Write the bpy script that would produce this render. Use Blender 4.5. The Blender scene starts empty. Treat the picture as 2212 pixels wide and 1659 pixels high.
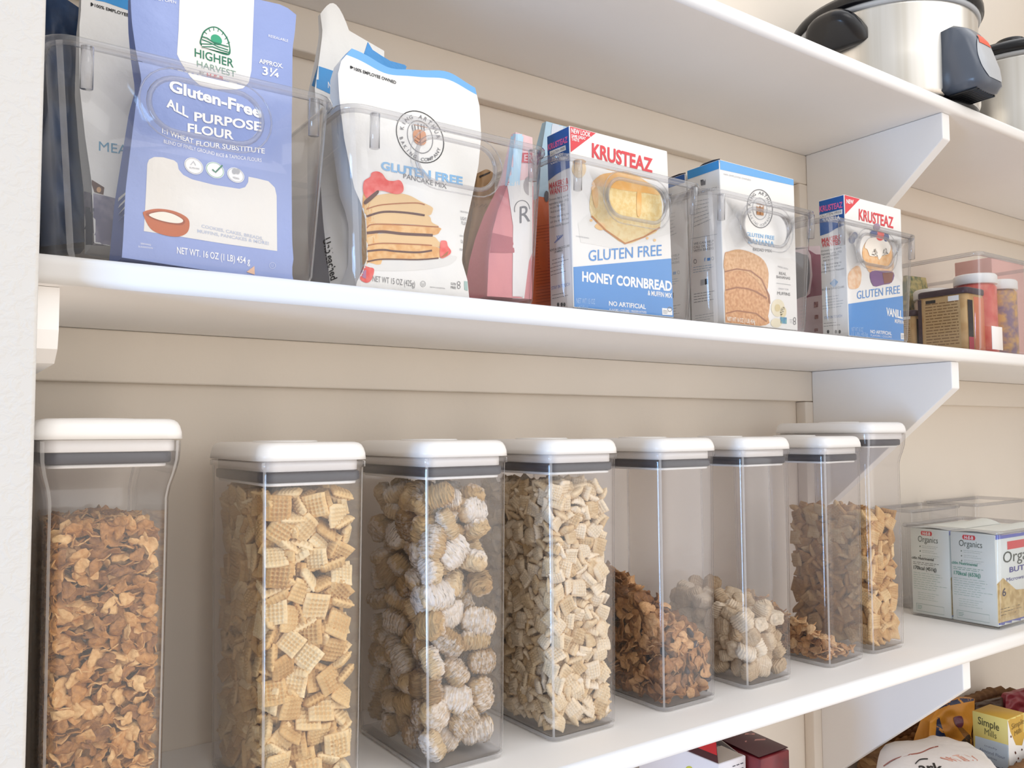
import bpy, bmesh, math, random
import numpy as np
from mathutils import Vector, Matrix
from mathutils.bvhtree import BVHTree

rnd = random.Random(7)
SC = bpy.context.scene
COL = SC.collection
PI = math.pi

# ------------------------------------------------------------------ camera
W, H = 2212, 1659
CX, CY, F = W / 2, H / 2, 1813.0
_vx = np.array([3710 - CX, 920 - CY, F]); _vy = np.array([-160 - CX, 945 - CY, F])
_X = _vx / np.linalg.norm(_vx)
_Y = _vy - _X * (_X @ _vy); _Y /= np.linalg.norm(_Y)
_Z = np.cross(_X, _Y)
RC = np.stack([_X, _Y, _Z], 1)
CAM = np.array([0.0, -0.864, 0.3185])
cam = bpy.data.cameras.new('camera'); cam_o = bpy.data.objects.new('camera', cam); COL.objects.link(cam_o)
cam.sensor_width = 36.0; cam.lens = F / W * 36.0; cam.clip_start = 0.02
cam_o.matrix_world = Matrix(((RC[0][0], -RC[1][0], -RC[2][0], CAM[0]), (RC[0][1], -RC[1][1], -RC[2][1], CAM[1]),
                             (RC[0][2], -RC[1][2], -RC[2][2], CAM[2]), (0, 0, 0, 1)))
SC.camera = cam_o

def ray(u, v):
    return RC.T @ np.array([u - CX, v - CY, F])
def ony(u, v, y):
    d = ray(u, v); return CAM + (y - CAM[1]) / d[1] * d
def onx(u, v, x):
    d = ray(u, v); return CAM + (x - CAM[0]) / d[0] * d
def onz(u, v, z):
    d = ray(u, v); return CAM + (z - CAM[2]) / d[2] * d
def proj(p):
    q = RC @ (np.array(p) - CAM); return np.array([CX + F * q[0] / q[2], CY + F * q[1] / q[2]])

# ------------------------------------------------------------------ world, lights, exposure
w = bpy.data.worlds.new('room_light'); SC.world = w; w.use_nodes = True
wn = w.node_tree.nodes; wl = w.node_tree.links
bg = wn['Background']; bg.inputs['Strength'].default_value = 1.15
tc = wn.new('ShaderNodeTexCoord'); sep = wn.new('ShaderNodeSeparateXYZ'); mr = wn.new('ShaderNodeMapRange')
mr.inputs['From Min'].default_value = -0.7; mr.inputs['From Max'].default_value = 0.7
cr = wn.new('ShaderNodeValToRGB')      # floor side of the room is dimmer and warmer than the ceiling side
cr.color_ramp.elements[0].color = (0.42, 0.33, 0.25, 1); cr.color_ramp.elements[1].color = (0.80, 0.80, 0.81, 1)
ce = cr.color_ramp.elements.new(0.5); ce.color = (0.90, 0.885, 0.86, 1)
mx_ = wn.new('ShaderNodeMapRange'); mx_.inputs['From Min'].default_value = -0.75; mx_.inputs['From Max'].default_value = 0.25
mx_.inputs['To Min'].default_value = 0.34; mx_.inputs['To Max'].default_value = 1.0     # light from the left is dimmed to even out the back wall
st = wn.new('ShaderNodeMath'); st.operation = 'MULTIPLY'; st.inputs[1].default_value = 1.75
wl.new(tc.outputs['Generated'], sep.inputs[0]); wl.new(sep.outputs['Z'], mr.inputs['Value']); wl.new(sep.outputs['X'], mx_.inputs['Value'])
wl.new(mr.outputs[0], cr.inputs['Fac']); wl.new(cr.outputs['Color'], bg.inputs['Color'])
wl.new(mx_.outputs[0], st.inputs[0]); wl.new(st.outputs[0], bg.inputs['Strength'])

def area(name, loc, target, size, power, color, sy=None):
    l = bpy.data.lights.new(name, 'AREA'); l.energy = power; l.color = color; l.size = size
    if sy: l.shape = 'RECTANGLE'; l.size_y = sy
    o = bpy.data.objects.new(name, l); COL.objects.link(o); o.location = loc
    o.rotation_euler = (Vector(target) - Vector(loc)).to_track_quat('-Z', 'Y').to_euler()
    return o
area('ceiling_light', (0.6, -1.6, 2.3), (0.7, -0.1, 0.2), 0.9, 4, (1.0, 0.98, 0.95))
area('window_daylight', (-1.5, -0.82, -0.12), (1.2, -0.1, 0.2), 0.45, 18, (0.36, 0.61, 1.0), 0.8)
SC.view_settings.view_transform = 'Standard'; SC.view_settings.look = 'None'
SC.view_settings.gamma = 1.0; SC.view_settings.use_curve_mapping = False
SC.view_settings.exposure = 0.34
SC.cycles.max_bounces = 10; SC.cycles.diffuse_bounces = 5; SC.cycles.glossy_bounces = 4
SC.cycles.transparent_max_bounces = 48; SC.cycles.transmission_bounces = 8
SC.cycles.caustics_reflective = False; SC.cycles.caustics_refractive = False
SC.cycles.use_denoising = True; SC.cycles.sample_clamp_indirect = 6.0

# ------------------------------------------------------------------ materials
MATS = {}
def lin(h):
    h = h.lstrip('#'); o = []
    for i in (0, 2, 4):
        c = int(h[i:i + 2], 16) / 255; o.append(c / 12.92 if c <= 0.04045 else ((c + 0.055) / 1.055) ** 2.4)
    return (o[0], o[1], o[2], 1)
def newmat(name):
    m = bpy.data.materials.new(name); m.use_nodes = True
    return m, m.node_tree.nodes, m.node_tree.links, m.node_tree.nodes['Principled BSDF']
def M(h, rough=0.5, var=0.04, scale=30, bump=0.0, bscale=200, metal=0.0, h2=None, stretch=None, detail=3, key=None):
    k = (h, rough, var, scale, bump, bscale, metal, h2, stretch, key)
    if k in MATS: return MATS[k]
    m, n, l, p = newmat('surface_' + h.strip('#'))
    p.inputs['Roughness'].default_value = rough; p.inputs['Metallic'].default_value = metal
    a = lin(h); b = lin(h2) if h2 else tuple(max(0, c * (1 - 2 * var)) for c in a[:3]) + (1,)
    t = n.new('ShaderNodeTexCoord'); no = n.new('ShaderNodeTexNoise')
    no.inputs['Scale'].default_value = scale; no.inputs['Detail'].default_value = detail
    if stretch:
        mp = n.new('ShaderNodeMapping'); mp.inputs['Scale'].default_value = stretch
        l.new(t.outputs['Object'], mp.inputs['Vector']); l.new(mp.outputs[0], no.inputs['Vector'])
    else:
        l.new(t.outputs['Object'], no.inputs['Vector'])
    mx = n.new('ShaderNodeMix'); mx.data_type = 'RGBA'
    mx.inputs[6].default_value = a; mx.inputs[7].default_value = b
    if h2:
        c = n.new('ShaderNodeMapRange'); c.inputs['From Min'].default_value = 0.38; c.inputs['From Max'].default_value = 0.62
        l.new(no.outputs['Fac'], c.inputs['Value']); l.new(c.outputs[0], mx.inputs[0])
    else:
        l.new(no.outputs['Fac'], mx.inputs[0])
    l.new(mx.outputs[2], p.inputs['Base Color'])
    if bump:
        n2 = n.new('ShaderNodeTexNoise'); n2.inputs['Scale'].default_value = bscale; n2.inputs['Detail'].default_value = 4
        l.new(t.outputs['Object'], n2.inputs['Vector'])
        bp = n.new('ShaderNodeBump'); bp.inputs['Strength'].default_value = bump; bp.inputs['Distance'].default_value = 0.004
        l.new(n2.outputs['Fac'], bp.inputs['Height']); l.new(bp.outputs[0], p.inputs['Normal'])
    MATS[k] = m; return m

def plastic(name, tint=(0.97, 0.97, 0.975), haze=0.0, gain=1.0):
    m = bpy.data.materials.new(name); m.use_nodes = True; n = m.node_tree.nodes; l = m.node_tree.links
    n.clear()
    out = n.new('ShaderNodeOutputMaterial'); tr = n.new('ShaderNodeBsdfTransparent'); gl = n.new('ShaderNodeBsdfGlossy')
    fr = n.new('ShaderNodeLayerWeight'); fr.inputs['Blend'].default_value = 0.5
    pw_ = n.new('ShaderNodeMath'); pw_.operation = 'POWER'; pw_.inputs[1].default_value = 4.5
    mu = n.new('ShaderNodeMath'); mu.operation = 'MULTIPLY_ADD'; mu.inputs[1].default_value = 0.9 * gain; mu.inputs[2].default_value = 0.035 * gain; mu.use_clamp = True
    tr.inputs['Color'].default_value = (*tint, 1); gl.inputs['Roughness'].default_value = 0.06
    tcx = n.new('ShaderNodeTexCoord'); nz = n.new('ShaderNodeTexNoise'); nz.inputs['Scale'].default_value = 14
    mp = n.new('ShaderNodeMapping'); mp.inputs['Scale'].default_value = (1, 1, 0.25)
    bp = n.new('ShaderNodeBump'); bp.inputs['Strength'].default_value = 0.05; bp.inputs['Distance'].default_value = 0.01
    l.new(tcx.outputs['Object'], mp.inputs[0]); l.new(mp.outputs[0], nz.inputs['Vector']); l.new(nz.outputs['Fac'], bp.inputs['Height'])
    l.new(bp.outputs[0], gl.inputs['Normal'])
    mx = n.new('ShaderNodeMixShader'); l.new(fr.outputs['Facing'], pw_.inputs[0]); l.new(pw_.outputs[0], mu.inputs[0]); l.new(mu.outputs[0], mx.inputs[0])
    l.new(tr.outputs[0], mx.inputs[1]); l.new(gl.outputs[0], mx.inputs[2])
    if haze:
        df = n.new('ShaderNodeBsdfDiffuse'); df.inputs['Color'].default_value = (0.9, 0.88, 0.87, 1)
        m2 = n.new('ShaderNodeMixShader'); m2.inputs[0].default_value = haze
        l.new(mx.outputs[0], m2.inputs[1]); l.new(df.outputs[0], m2.inputs[2]); l.new(m2.outputs[0], out.inputs[0])
    else:
        l.new(mx.outputs[0], out.inputs[0])
    return m
CLEAR = plastic('clear_plastic', (0.985, 0.982, 0.987), 0.020)  # slight diffuse haze stands in for the pale veil of reflections
CORNER = plastic('clear_plastic_corner_glint', (0.95, 0.95, 0.97), 0.30, 2.6)  # white haze painted as the highlight line down each vertical edge
BASEP = plastic('clear_plastic_base', (0.97, 0.97, 0.97), 0.30, 1.3)  # white haze lightens the base in place of light scattered inside it
CLEARBIN = plastic('clear_bin_plastic', (0.985, 0.985, 0.988), 0.005)
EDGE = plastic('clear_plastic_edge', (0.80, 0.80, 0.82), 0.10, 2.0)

def cereal_mat(name, c1, c2, c3, rough=0.75, nscale=140, bump=0.3, stretch=(1, 1, 1), frost=None):
    m, n, l, p = newmat(name); p.inputs['Roughness'].default_value = rough
    t = n.new('ShaderNodeTexCoord'); mp = n.new('ShaderNodeMapping'); mp.inputs['Scale'].default_value = stretch
    oi = n.new('ShaderNodeObjectInfo'); ge = n.new('ShaderNodeNewGeometry')
    ad = n.new('ShaderNodeMath'); ad.operation = 'ADD'; fc = n.new('ShaderNodeMath'); fc.operation = 'FRACT'
    l.new(oi.outputs['Random'], ad.inputs[0]); l.new(ge.outputs['Random Per Island'], ad.inputs[1]); l.new(ad.outputs[0], fc.inputs[0])
    no = n.new('ShaderNodeTexNoise'); no.inputs['Scale'].default_value = nscale; no.inputs['Detail'].default_value = 4
    l.new(t.outputs['Object'], mp.inputs[0]); l.new(mp.outputs[0], no.inputs['Vector'])
    r = n.new('ShaderNodeValToRGB'); e = r.color_ramp.elements
    e[0].position = 0.0; e[0].color = lin(c1); e[1].position = 1.0; e[1].color = lin(c3)
    x = e.new(0.5); x.color = lin(c2)
    s = n.new('ShaderNodeMath'); s.operation = 'MULTIPLY_ADD'; s.inputs[1].default_value = 0.80
    l.new(fc.outputs[0], s.inputs[0])
    mm = n.new('ShaderNodeMath'); mm.operation = 'MULTIPLY_ADD'; mm.inputs[1].default_value = 0.75; mm.inputs[2].default_value = -0.27
    l.new(no.outputs['Fac'], mm.inputs[0]); l.new(mm.outputs[0], s.inputs[2]); l.new(s.outputs[0], r.inputs['Fac'])
    last = r.outputs['Color']
    if frost:
        sx = n.new('ShaderNodeSeparateXYZ'); l.new(t.outputs['Object'], sx.inputs[0])
        n3 = n.new('ShaderNodeTexNoise'); n3.inputs['Scale'].default_value = 260; l.new(t.outputs['Object'], n3.inputs['Vector'])
        at = n.new('ShaderNodeAttribute'); at.attribute_name = 'frost'
        a2 = n.new('ShaderNodeMath'); a2.operation = 'MULTIPLY_ADD'; a2.inputs[1].default_value = 2.2; a2.inputs[2].default_value = -0.95; a2.use_clamp = False
        l.new(n3.outputs['Fac'], a2.inputs[0])
        a3 = n.new('ShaderNodeMath'); a3.operation = 'ADD'; a3.use_clamp = True
        l.new(a2.outputs[0], a3.inputs[0])
        a4 = n.new('ShaderNodeMath'); a4.operation = 'MULTIPLY_ADD'; a4.inputs[1].default_value = 1.8; a4.inputs[2].default_value = -1.75
        fadd = n.new('ShaderNodeMath'); fadd.operation = 'MULTIPLY_ADD'; fadd.inputs[1].default_value = 0.85; l.new(fc.outputs[0], fadd.inputs[0])
        l.new(at.outputs['Fac'], a4.inputs[0]); l.new(a4.outputs[0], fadd.inputs[2]); l.new(fadd.outputs[0], a3.inputs[1])
        fm = n.new('ShaderNodeMix'); fm.data_type = 'RGBA'; fm.inputs[7].default_value = lin(frost)
        l.new(last, fm.inputs[6]); l.new(a3.outputs[0], fm.inputs[0]); last = fm.outputs[2]
    l.new(last, p.inputs['Base Color'])
    bp = n.new('ShaderNodeBump'); bp.inputs['Strength'].default_value = bump; bp.inputs['Distance'].default_value = 0.0018
    l.new(no.outputs['Fac'], bp.inputs['Height']); l.new(bp.outputs[0], p.inputs['Normal'])
    return m

PAINT = M('#f6f4f2', 0.55, 0.015, 8)
WALLP = M('#f0e6d9', 0.8, 0.02, 10, 0.06, 90)
WHITE = M('#f4f2f0', 0.3, 0.01, 10)
GASK = M('#3d3d48', 0.45, 0.1, 60)
# ------------------------------------------------------------------ object helpers
def props(o, label, cat, group=None, kind=None):
    if label: o['label'] = label
    if cat: o['category'] = cat
    if group: o['group'] = group
    if kind: o['kind'] = kind
def thing(name, label, cat, loc, group=None):
    o = bpy.data.objects.new(name, None); COL.objects.link(o); o.location = loc; o.empty_display_size = 0.02
    props(o, label, cat, group); return o
def world_loc(o):
    v = Vector(o.location)
    while o.parent is not None:
        o = o.parent; v = v + Vector(o.location)
    return v

class MB:
    """mesh builder in world coordinates"""
    quads = ()
    def __init__(s): s.v = []; s.f = []; s.m = []; s.sm = []; s.mats = []; s.bvh = None; s.attr = None
    def mi(s, mat):
        if mat not in s.mats: s.mats.append(mat)
        return s.mats.index(mat)
    def add(s, vs, fs, mat, smooth=False):
        b = len(s.v); k = s.mi(mat)
        s.v += [tuple(map(float, p)) for p in vs]
        for f in fs: s.f.append(tuple(i + b for i in f)); s.m.append(k); s.sm.append(smooth)
    def box(s, x0, x1, y0, y1, z0, z1, mat, bev=0.0, seg=2):
        if not bev:
            vs = [(x, y, z) for z in (z0, z1) for x, y in ((x0, y0), (x1, y0), (x1, y1), (x0, y1))]
            s.add(vs, [(3, 2, 1, 0), (4, 5, 6, 7), (0, 1, 5, 4), (1, 2, 6, 5), (2, 3, 7, 6), (3, 0, 4, 7)], mat); return
        bm = bmesh.new(); bmesh.ops.create_cube(bm, size=1)
        for v in bm.verts: v.co = Vector(((x0 + x1) / 2 + v.co.x * (x1 - x0), (y0 + y1) / 2 + v.co.y * (y1 - y0), (z0 + z1) / 2 + v.co.z * (z1 - z0)))
        bmesh.ops.bevel(bm, geom=bm.edges[:], offset=bev, segments=seg, profile=0.5, affect='EDGES')
        s.frombm(bm, mat, True)
    def frombm(s, bm, mat, smooth=False):
        bm.verts.index_update()
        s.add([v.co[:] for v in bm.verts], [[v.index for v in f.verts] for f in bm.faces], mat, smooth); bm.free()
    def loft(s, loops, mat, smooth=True, cap0=False, cap1=False, flip=False):
        n = len(loops[0]); vs = [p for lp in loops for p in lp]; fs = []
        for i in range(len(loops) - 1):
            for j in range(n):
                a, b = i * n + j, i * n + (j + 1) % n; q = (a, b, b + n, a + n)
                fs.append(q[::-1] if flip else q)
        if cap0: fs.append(tuple(range(n - 1, -1, -1)) if not flip else tuple(range(n)))
        if cap1:
            b = (len(loops) - 1) * n; fs.append(tuple(range(b, b + n)) if not flip else tuple(range(b + n - 1, b - 1, -1)))
        s.add(vs, fs, mat, smooth)
    def tube(s, pts, r, mat, n=10, closed=False, smooth=True):
        pts = [Vector(p) for p in pts]; loops = []; N = len(pts); prev = None
        for i, p in enumerate(pts):
            a = pts[(i - 1) % N] if (closed or i > 0) else p; b = pts[(i + 1) % N] if (closed or i < N - 1) else p
            t = (b - a).normalized()
            if prev is None: prev = Vector((0, 0, 1)) if abs(t.z) < 0.9 else Vector((1, 0, 0))
            u = (prev - t * prev.dot(t)).normalized(); prev = u; w_ = t.cross(u)
            rr_ = r(i / (N - 1)) if callable(r) else r
            loops.append([p + (u * math.cos(2 * PI * k / n) + w_ * math.sin(2 * PI * k / n)) * rr_ for k in range(n)])
        if closed: loops.append(loops[0]); s.loft(loops, mat, smooth)
        else: s.loft(loops, mat, smooth, True, True)
    def lathe(s, c, prof, mat, n=48, sx=1.0, sy=1.0, smooth=True, cap0=False, cap1=False):
        s.loft([[(c[0] + r * sx * math.cos(2 * PI * k / n), c[1] + r * sy * math.sin(2 * PI * k / n), c[2] + z) for k in range(n)] for r, z in prof], mat, smooth, cap0, cap1)
    def grid(s, fn, nu, nv, mat, smooth=True, flip=False):
        vs = [fn(i / nu, j / nv) for j in range(nv + 1) for i in range(nu + 1)]; fs = []
        for j in range(nv):
            for i in range(nu):
                a = j * (nu + 1) + i; q = (a, a + 1, a + nu + 2, a + nu + 1); fs.append(q[::-1] if flip else q)
        s.add(vs, fs, mat, smooth)
    def snap(s):
        s.bvh = BVHTree.FromPolygons([Vector(p) for p in s.v], s.f)
    # --- printing: a flat 2-d pattern laid on to the surface built so far
    def _hit(s, u, v, off):
        d = Vector(ray(u, v)).normalized()
        h = s.bvh.ray_cast(Vector(CAM), d)
        if h[0] is None: return None
        n = h[1]
        if n.dot(d) > 0: n = -n
        return h[0] + n * off
    def lay(s, vs, fs, mat, layer=0):
        off = 0.00022 * (layer + 1); keep = {}; out = []
        for i, p in enumerate(vs):
            h = s._hit(p[0], p[1], off)
            if h is not None: keep[i] = len(out); out.append(h[:])
        # drop faces that would bridge a depth jump
        F2 = []
        for f in fs:
            if not all(i in keep for i in f): continue
            q = [Vector(out[keep[i]]) for i in f]; px = max(math.dist(vs[f[0]][:2], vs[f[k]][:2]) for k in range(len(f)))
            dd = max((a - q[0]).length for a in q)
            if dd > 0.006 + px * 0.0045: continue
            F2.append(tuple(keep[i] for i in f))
        if F2: s.add(out, F2, mat, False)
    def poly(s, pts, mat, layer=0, step=None):
        if step is None: step = 14 if s.quads else 5
        bm = bmesh.new(); vs = [bm.verts.new((p[0], p[1], 0)) for p in pts]
        try: bm.faces.new(vs)
        except Exception: bm.free(); return
        bmesh.ops.triangulate(bm, faces=bm.faces[:])
        if s.quads:
            mc = Vector((sum(p[0] for p in pts) / len(pts), sum(p[1] for p in pts) / len(pts)))
            def ins(q):
                sg = [(q[(k + 1) % 4] - q[k]).x * (mc - q[k]).y - (q[(k + 1) % 4] - q[k]).y * (mc - q[k]).x for k in range(4)]
                return all(g >= 0 for g in sg) or all(g <= 0 for g in sg)
            qs = [q for q in s.quads if ins(q)]
            if qs:
                q = qs[0]; cq = sum(q, Vector((0, 0))) / 4
                for k in range(4):
                    a, b = q[k], q[(k + 1) % 4]; n = Vector((-(b - a).y, (b - a).x)); n = -n if n.dot(cq - a) > 0 else n
                    bmesh.ops.bisect_plane(bm, geom=bm.verts[:] + bm.edges[:] + bm.faces[:], plane_co=(a.x, a.y, 0), plane_no=(n.x, n.y, 0), clear_outer=True)
            if not bm.faces: bm.free(); return
        x0, x1 = min(v.co.x for v in bm.verts), max(v.co.x for v in bm.verts); y0, y1 = min(v.co.y for v in bm.verts), max(v.co.y for v in bm.verts)
        if step:
            for a0, a1, ax in ((x0, x1, 0), (y0, y1, 1)):
                k = int((a1 - a0) / step)
                for i in range(1, k + 1):
                    c = a0 + (a1 - a0) * i / (k + 1); co = (c, 0, 0) if ax == 0 else (0, c, 0); no = (1, 0, 0) if ax == 0 else (0, 1, 0)
                    bmesh.ops.bisect_plane(bm, geom=bm.verts[:] + bm.edges[:] + bm.faces[:], plane_co=co, plane_no=no)
        bm.verts.index_update()
        s.lay([v.co[:] for v in bm.verts], [[v.index for v in f.verts] for f in bm.faces], mat, layer); bm.free()
    def ell(s, c, rx, ry, mat, layer=0, n=28, step=14, sk=0.0):
        s.poly([(c[0] + rx * math.cos(2 * PI * k / n), c[1] + ry * math.sin(2 * PI * k / n) + sk * rx * math.cos(2 * PI * k / n)) for k in range(n)], mat, layer, step)
    def ring(s, c, rx, ry, wd, mat, layer=0, n=40, sk=0.0, a0=0.0, a1=1.0):
        vs = []; fs = []
        for k in range(n + 1):
            a = 2 * PI * (a0 + (a1 - a0) * k / n)
            for d in (0, wd): vs.append((c[0] + (rx - d) * math.cos(a), c[1] + (ry - d * ry / rx) * math.sin(a) + sk * (rx - d) * math.cos(a)))
        for k in range(n): fs.append((2 * k, 2 * k + 1, 2 * k + 3, 2 * k + 2))
        s.lay(vs, fs, mat, layer)
    def line(s, pts, wd, mat, layer=0):
        P = [Vector((p[0], p[1])) for p in pts]; vs = []; fs = []
        for i, p in enumerate(P):
            t = (P[min(i + 1, len(P) - 1)] - P[max(i - 1, 0)]).normalized(); n = Vector((-t.y, t.x)) * wd / 2
            vs += [p + n, p - n]
        for i in range(len(P) - 1): fs.append((2 * i, 2 * i + 1, 2 * i + 3, 2 * i + 2))
        s.lay([(v.x, v.y) for v in vs], fs, mat, layer)
    def text(s, st, p0, p1, h, mat, layer=1, bold=0.0, shear=0.0, up=None, ital=0.0):
        vs, fs, xa, xb, cap = glyphs(st, bold, shear)
        if not fs: return
        p0 = Vector(p0); p1 = Vector(p1); up = Vector(up) if up else Vector((0.0, -h)); ax = p1 - p0
        s.lay([tuple(p0 + ax * ((x - xa) / (xb - xa)) + up * (y / cap)) for x, y in vs], fs, mat, layer)
    def arctext(s, st, c, rx, ry, a0, a1, h, mat, layer=1, bold=0.0, sk=0.0, inward=False):
        n = len(st)
        for i, ch in enumerate(st):
            if ch == ' ': continue
            a = a0 + (a1 - a0) * (i + 0.5) / n
            px = c[0] + rx * math.cos(a); py = c[1] + ry * math.sin(a) + sk * rx * math.cos(a)
            d = 1 if a1 > a0 else -1
            tx, ty = -rx * math.sin(a) * d, ry * math.cos(a) * d - sk * rx * math.sin(a) * d; L = math.hypot(tx, ty); tx, ty = tx / L, ty / L
            ux, uy = ty, -tx
            vs, fs, xa, xb, cap = glyphs(ch, bold, 0)
            s.lay([(px + tx * (x - (xa + xb) / 2) / cap * h + ux * y / cap * h, py + ty * (x - (xa + xb) / 2) / cap * h + uy * y / cap * h) for x, y in vs], fs, mat, layer)
    def mesh(s, name, origin=(0, 0, 0)):
        me = bpy.data.meshes.new(name); o = Vector(origin)
        me.from_pydata([(p[0] - o.x, p[1] - o.y, p[2] - o.z) for p in s.v], [], s.f)
        for m in s.mats: me.materials.append(m)
        me.polygons.foreach_set('material_index', s.m); me.polygons.foreach_set('use_smooth', s.sm)
        me.update(); return me
    def obj(s, name, parent=None, origin=None, label=None, cat=None, group=None, kind=None):
        if origin is None: origin = world_loc(parent) if parent else Vector((0, 0, 0))
        o = bpy.data.objects.new(name, s.mesh(name, origin)); COL.objects.link(o)
        if parent: o.parent = parent; o.location = Vector(origin) - world_loc(parent)
        else: o.location = origin
        props(o, label, cat, group, kind); return o

_gl = {}
def glyphs(st, bold=0.0, shear=0.0):
    k = (st, bold, shear)
    if k in _gl: return _gl[k]
    def get(t):
        c = bpy.data.curves.new('glyph_source', 'FONT'); c.body = t; c.size = 1.0; c.offset = bold; c.shear = shear; c.resolution_u = 3
        o = bpy.data.objects.new('glyph_source', c)
        me = bpy.data.meshes.new_from_object(o)
        v = [(p.co.x, p.co.y) for p in me.vertices]; f = [tuple(q.vertices) for q in me.polygons]
        bpy.data.objects.remove(o); bpy.data.curves.remove(c); bpy.data.meshes.remove(me); return v, f
    if 'cap' not in _gl:
        v, f = get('H'); _gl['cap'] = max(p[1] for p in v)
    v, f = get(st)
    if not v: _gl[k] = ([], [], 0, 1, 1); return _gl[k]
    _gl[k] = (v, f, min(p[0] for p in v), max(p[0] for p in v), _gl['cap']); return _gl[k]

def rr(x0, x1, y0, y1, r, z, n=6):
    o = []
    for cx_, cy_, a in ((x1 - r, y1 - r, 0), (x0 + r, y1 - r, PI / 2), (x0 + r, y0 + r, PI), (x1 - r, y0 + r, 1.5 * PI)):
        for k in range(n + 1):
            t = a + k / n * PI / 2; o.append((cx_ + r * math.cos(t), cy_ + r * math.sin(t), z))
    return o
def cat(pts, per=6, closed=True):
    P = [Vector((p[0], p[1])) for p in pts]; n = len(P); o = []
    rng = range(n) if closed else range(n - 1)
    for i in rng:
        g = (lambda k: P[k % n]) if closed else (lambda k: P[max(0, min(n - 1, k))])
        a, b, c, d = g(i - 1), g(i), g(i + 1), g(i + 2)
        for k in range(per):
            t = k / per
            q = 0.5 * ((2 * b) + (c - a) * t + (2 * a - 5 * b + 4 * c - d) * t * t + (3 * b - a - 3 * c + d) * t ** 3); o.append((q.x, q.y))
    if not closed: o.append((P[-1].x, P[-1].y))
    return o
def single(mb, name, label, category, origin=(0, 0, 0), group=None, kind=None):
    return mb.obj(name, None, Vector(origin), label, category, group, kind)
def structure(mb, name, origin=(0, 0, 0)):
    return mb.obj(name, None, Vector(origin), None, None, None, 'structure')

# ------------------------------------------------------------------ closet shell
XR, FY = 2.3, -0.222
ZS = (-0.335, 0.0, 0.4435, 0.8254)       # shelf tops
TH = 0.0205
m = MB(); m.box(0.0577, XR, 0.05, 0.09, -0.6, 1.7, WALLP); structure(m, 'wall_back', (0, 0.07, 0))
m = MB(); m.box(2.30, 2.36, -1.25, 0.05, -0.6, 1.7, WALLP); structure(m, 'wall_right_unseen', (2.33, -0.6, 0))  # out of view, added to block world light from the right
# stub wall on the left with orange-peel texture
tex, tn, tl, tp = newmat('textured_wall_paint'); tp.inputs['Roughness'].default_value = 0.75
tp.inputs['Base Color'].default_value = lin('#ceccc9')
tcx = tn.new('ShaderNodeTexCoord'); mpx = tn.new('ShaderNodeMapping'); mpx.inputs['Scale'].default_value = (1, 1, 1.25)
na = tn.new('ShaderNodeTexNoise'); na.inputs['Scale'].default_value = 120; na.inputs['Detail'].default_value = 3; na.inputs['Distortion'].default_value = 0.6
rp = tn.new('ShaderNodeValToRGB'); rp.color_ramp.elements[0].position = 0.45; rp.color_ramp.elements[1].position = 0.6
bpx = tn.new('ShaderNodeBump'); bpx.inputs['Strength'].default_value = 0.15; bpx.inputs['Distance'].default_value = 0.003
tl.new(tcx.outputs['Object'], mpx.inputs[0]); tl.new(mpx.outputs[0], na.inputs['Vector']); tl.new(na.outputs['Fac'], rp.inputs[0])
tl.new(rp.outputs['Color'], bpx.inputs['Height']); tl.new(bpx.outputs[0], tp.inputs['Normal'])
m = MB(); m.box(-0.5, 0.0582, -0.236, 0.09, -0.6, 1.7, tex, 0.0025, 3); structure(m, 'wall_left', (0, 0, 0))

def shelf(zt, label):
    m = MB(); r = 0.008; y0, y1, z0 = FY, 0.0495, zt - TH
    prof = [(y1, z0), (y1, zt)]
    for k in range(7):
        a = PI / 2 * k / 6; prof.append((y0 + r - r * math.sin(a), zt - r + r * math.cos(a)))
    r2 = 0.006
    for k in range(7):
        a = PI / 2 * k / 6; prof.append((y0 + r2 - r2 * math.cos(a), z0 + r2 - r2 * math.sin(a)))
    lo = [[(x, y, z) for y, z in prof] for x in (0.0590, XR - 0.002)]
    m.loft(lo, PAINT, False, True, True, flip=True)
    m.sm = [False if len(f) > 4 else True for f in m.f]
    for i, f in enumerate(m.f):
        if len(f) == 4:
            zz = [m.v[k][2] for k in f]; yy = [m.v[k][1] for k in f]
            if max(yy) - min(yy) > 0.02 or max(zz) - min(zz) > 0.009: m.sm[i] = False
    return single(m, 'shelf', label, 'shelf', (1.2, -0.1, zt))
shelf(ZS[0], 'white painted shelf lowest in the closet, under the cracker boxes and basket')
shelf(ZS[1], 'white shelf holding the row of lidded cereal containers')
shelf(ZS[2], 'white shelf holding the clear bins of flour bags and baking mix boxes')
shelf(ZS[3], 'white top shelf carrying the steel slow cooker')
n_t = 0
for zt in ZS[1:]:
    n_t += 1; m = MB(); m.box(0.0590, XR - 0.002, 0.031, 0.0495, zt - TH - 0.052, zt - TH - 0.0003, WALLP, 0.002); structure(m, 'trim_%d' % n_t, (1, 0.04, zt - 0.05))
for zt in ZS[1:]:          # cleats on the side wall with a clipped front end
    n_t += 1; m = MB(); zb = zt - TH - 0.0003
    pr = [(0.030, zb), (-0.205, zb), (-0.2055, zb - 0.03), (-0.201, zb - 0.043), (-0.185, zb - 0.052), (0.030, zb - 0.052)]
    m.loft([[(x, y, z) for y, z in pr] for x in (0.0584, 0.0740)], PAINT, False, True, True); structure(m, 'trim_%d' % n_t, (0.066, -0.1, zt - 0.05))
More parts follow.
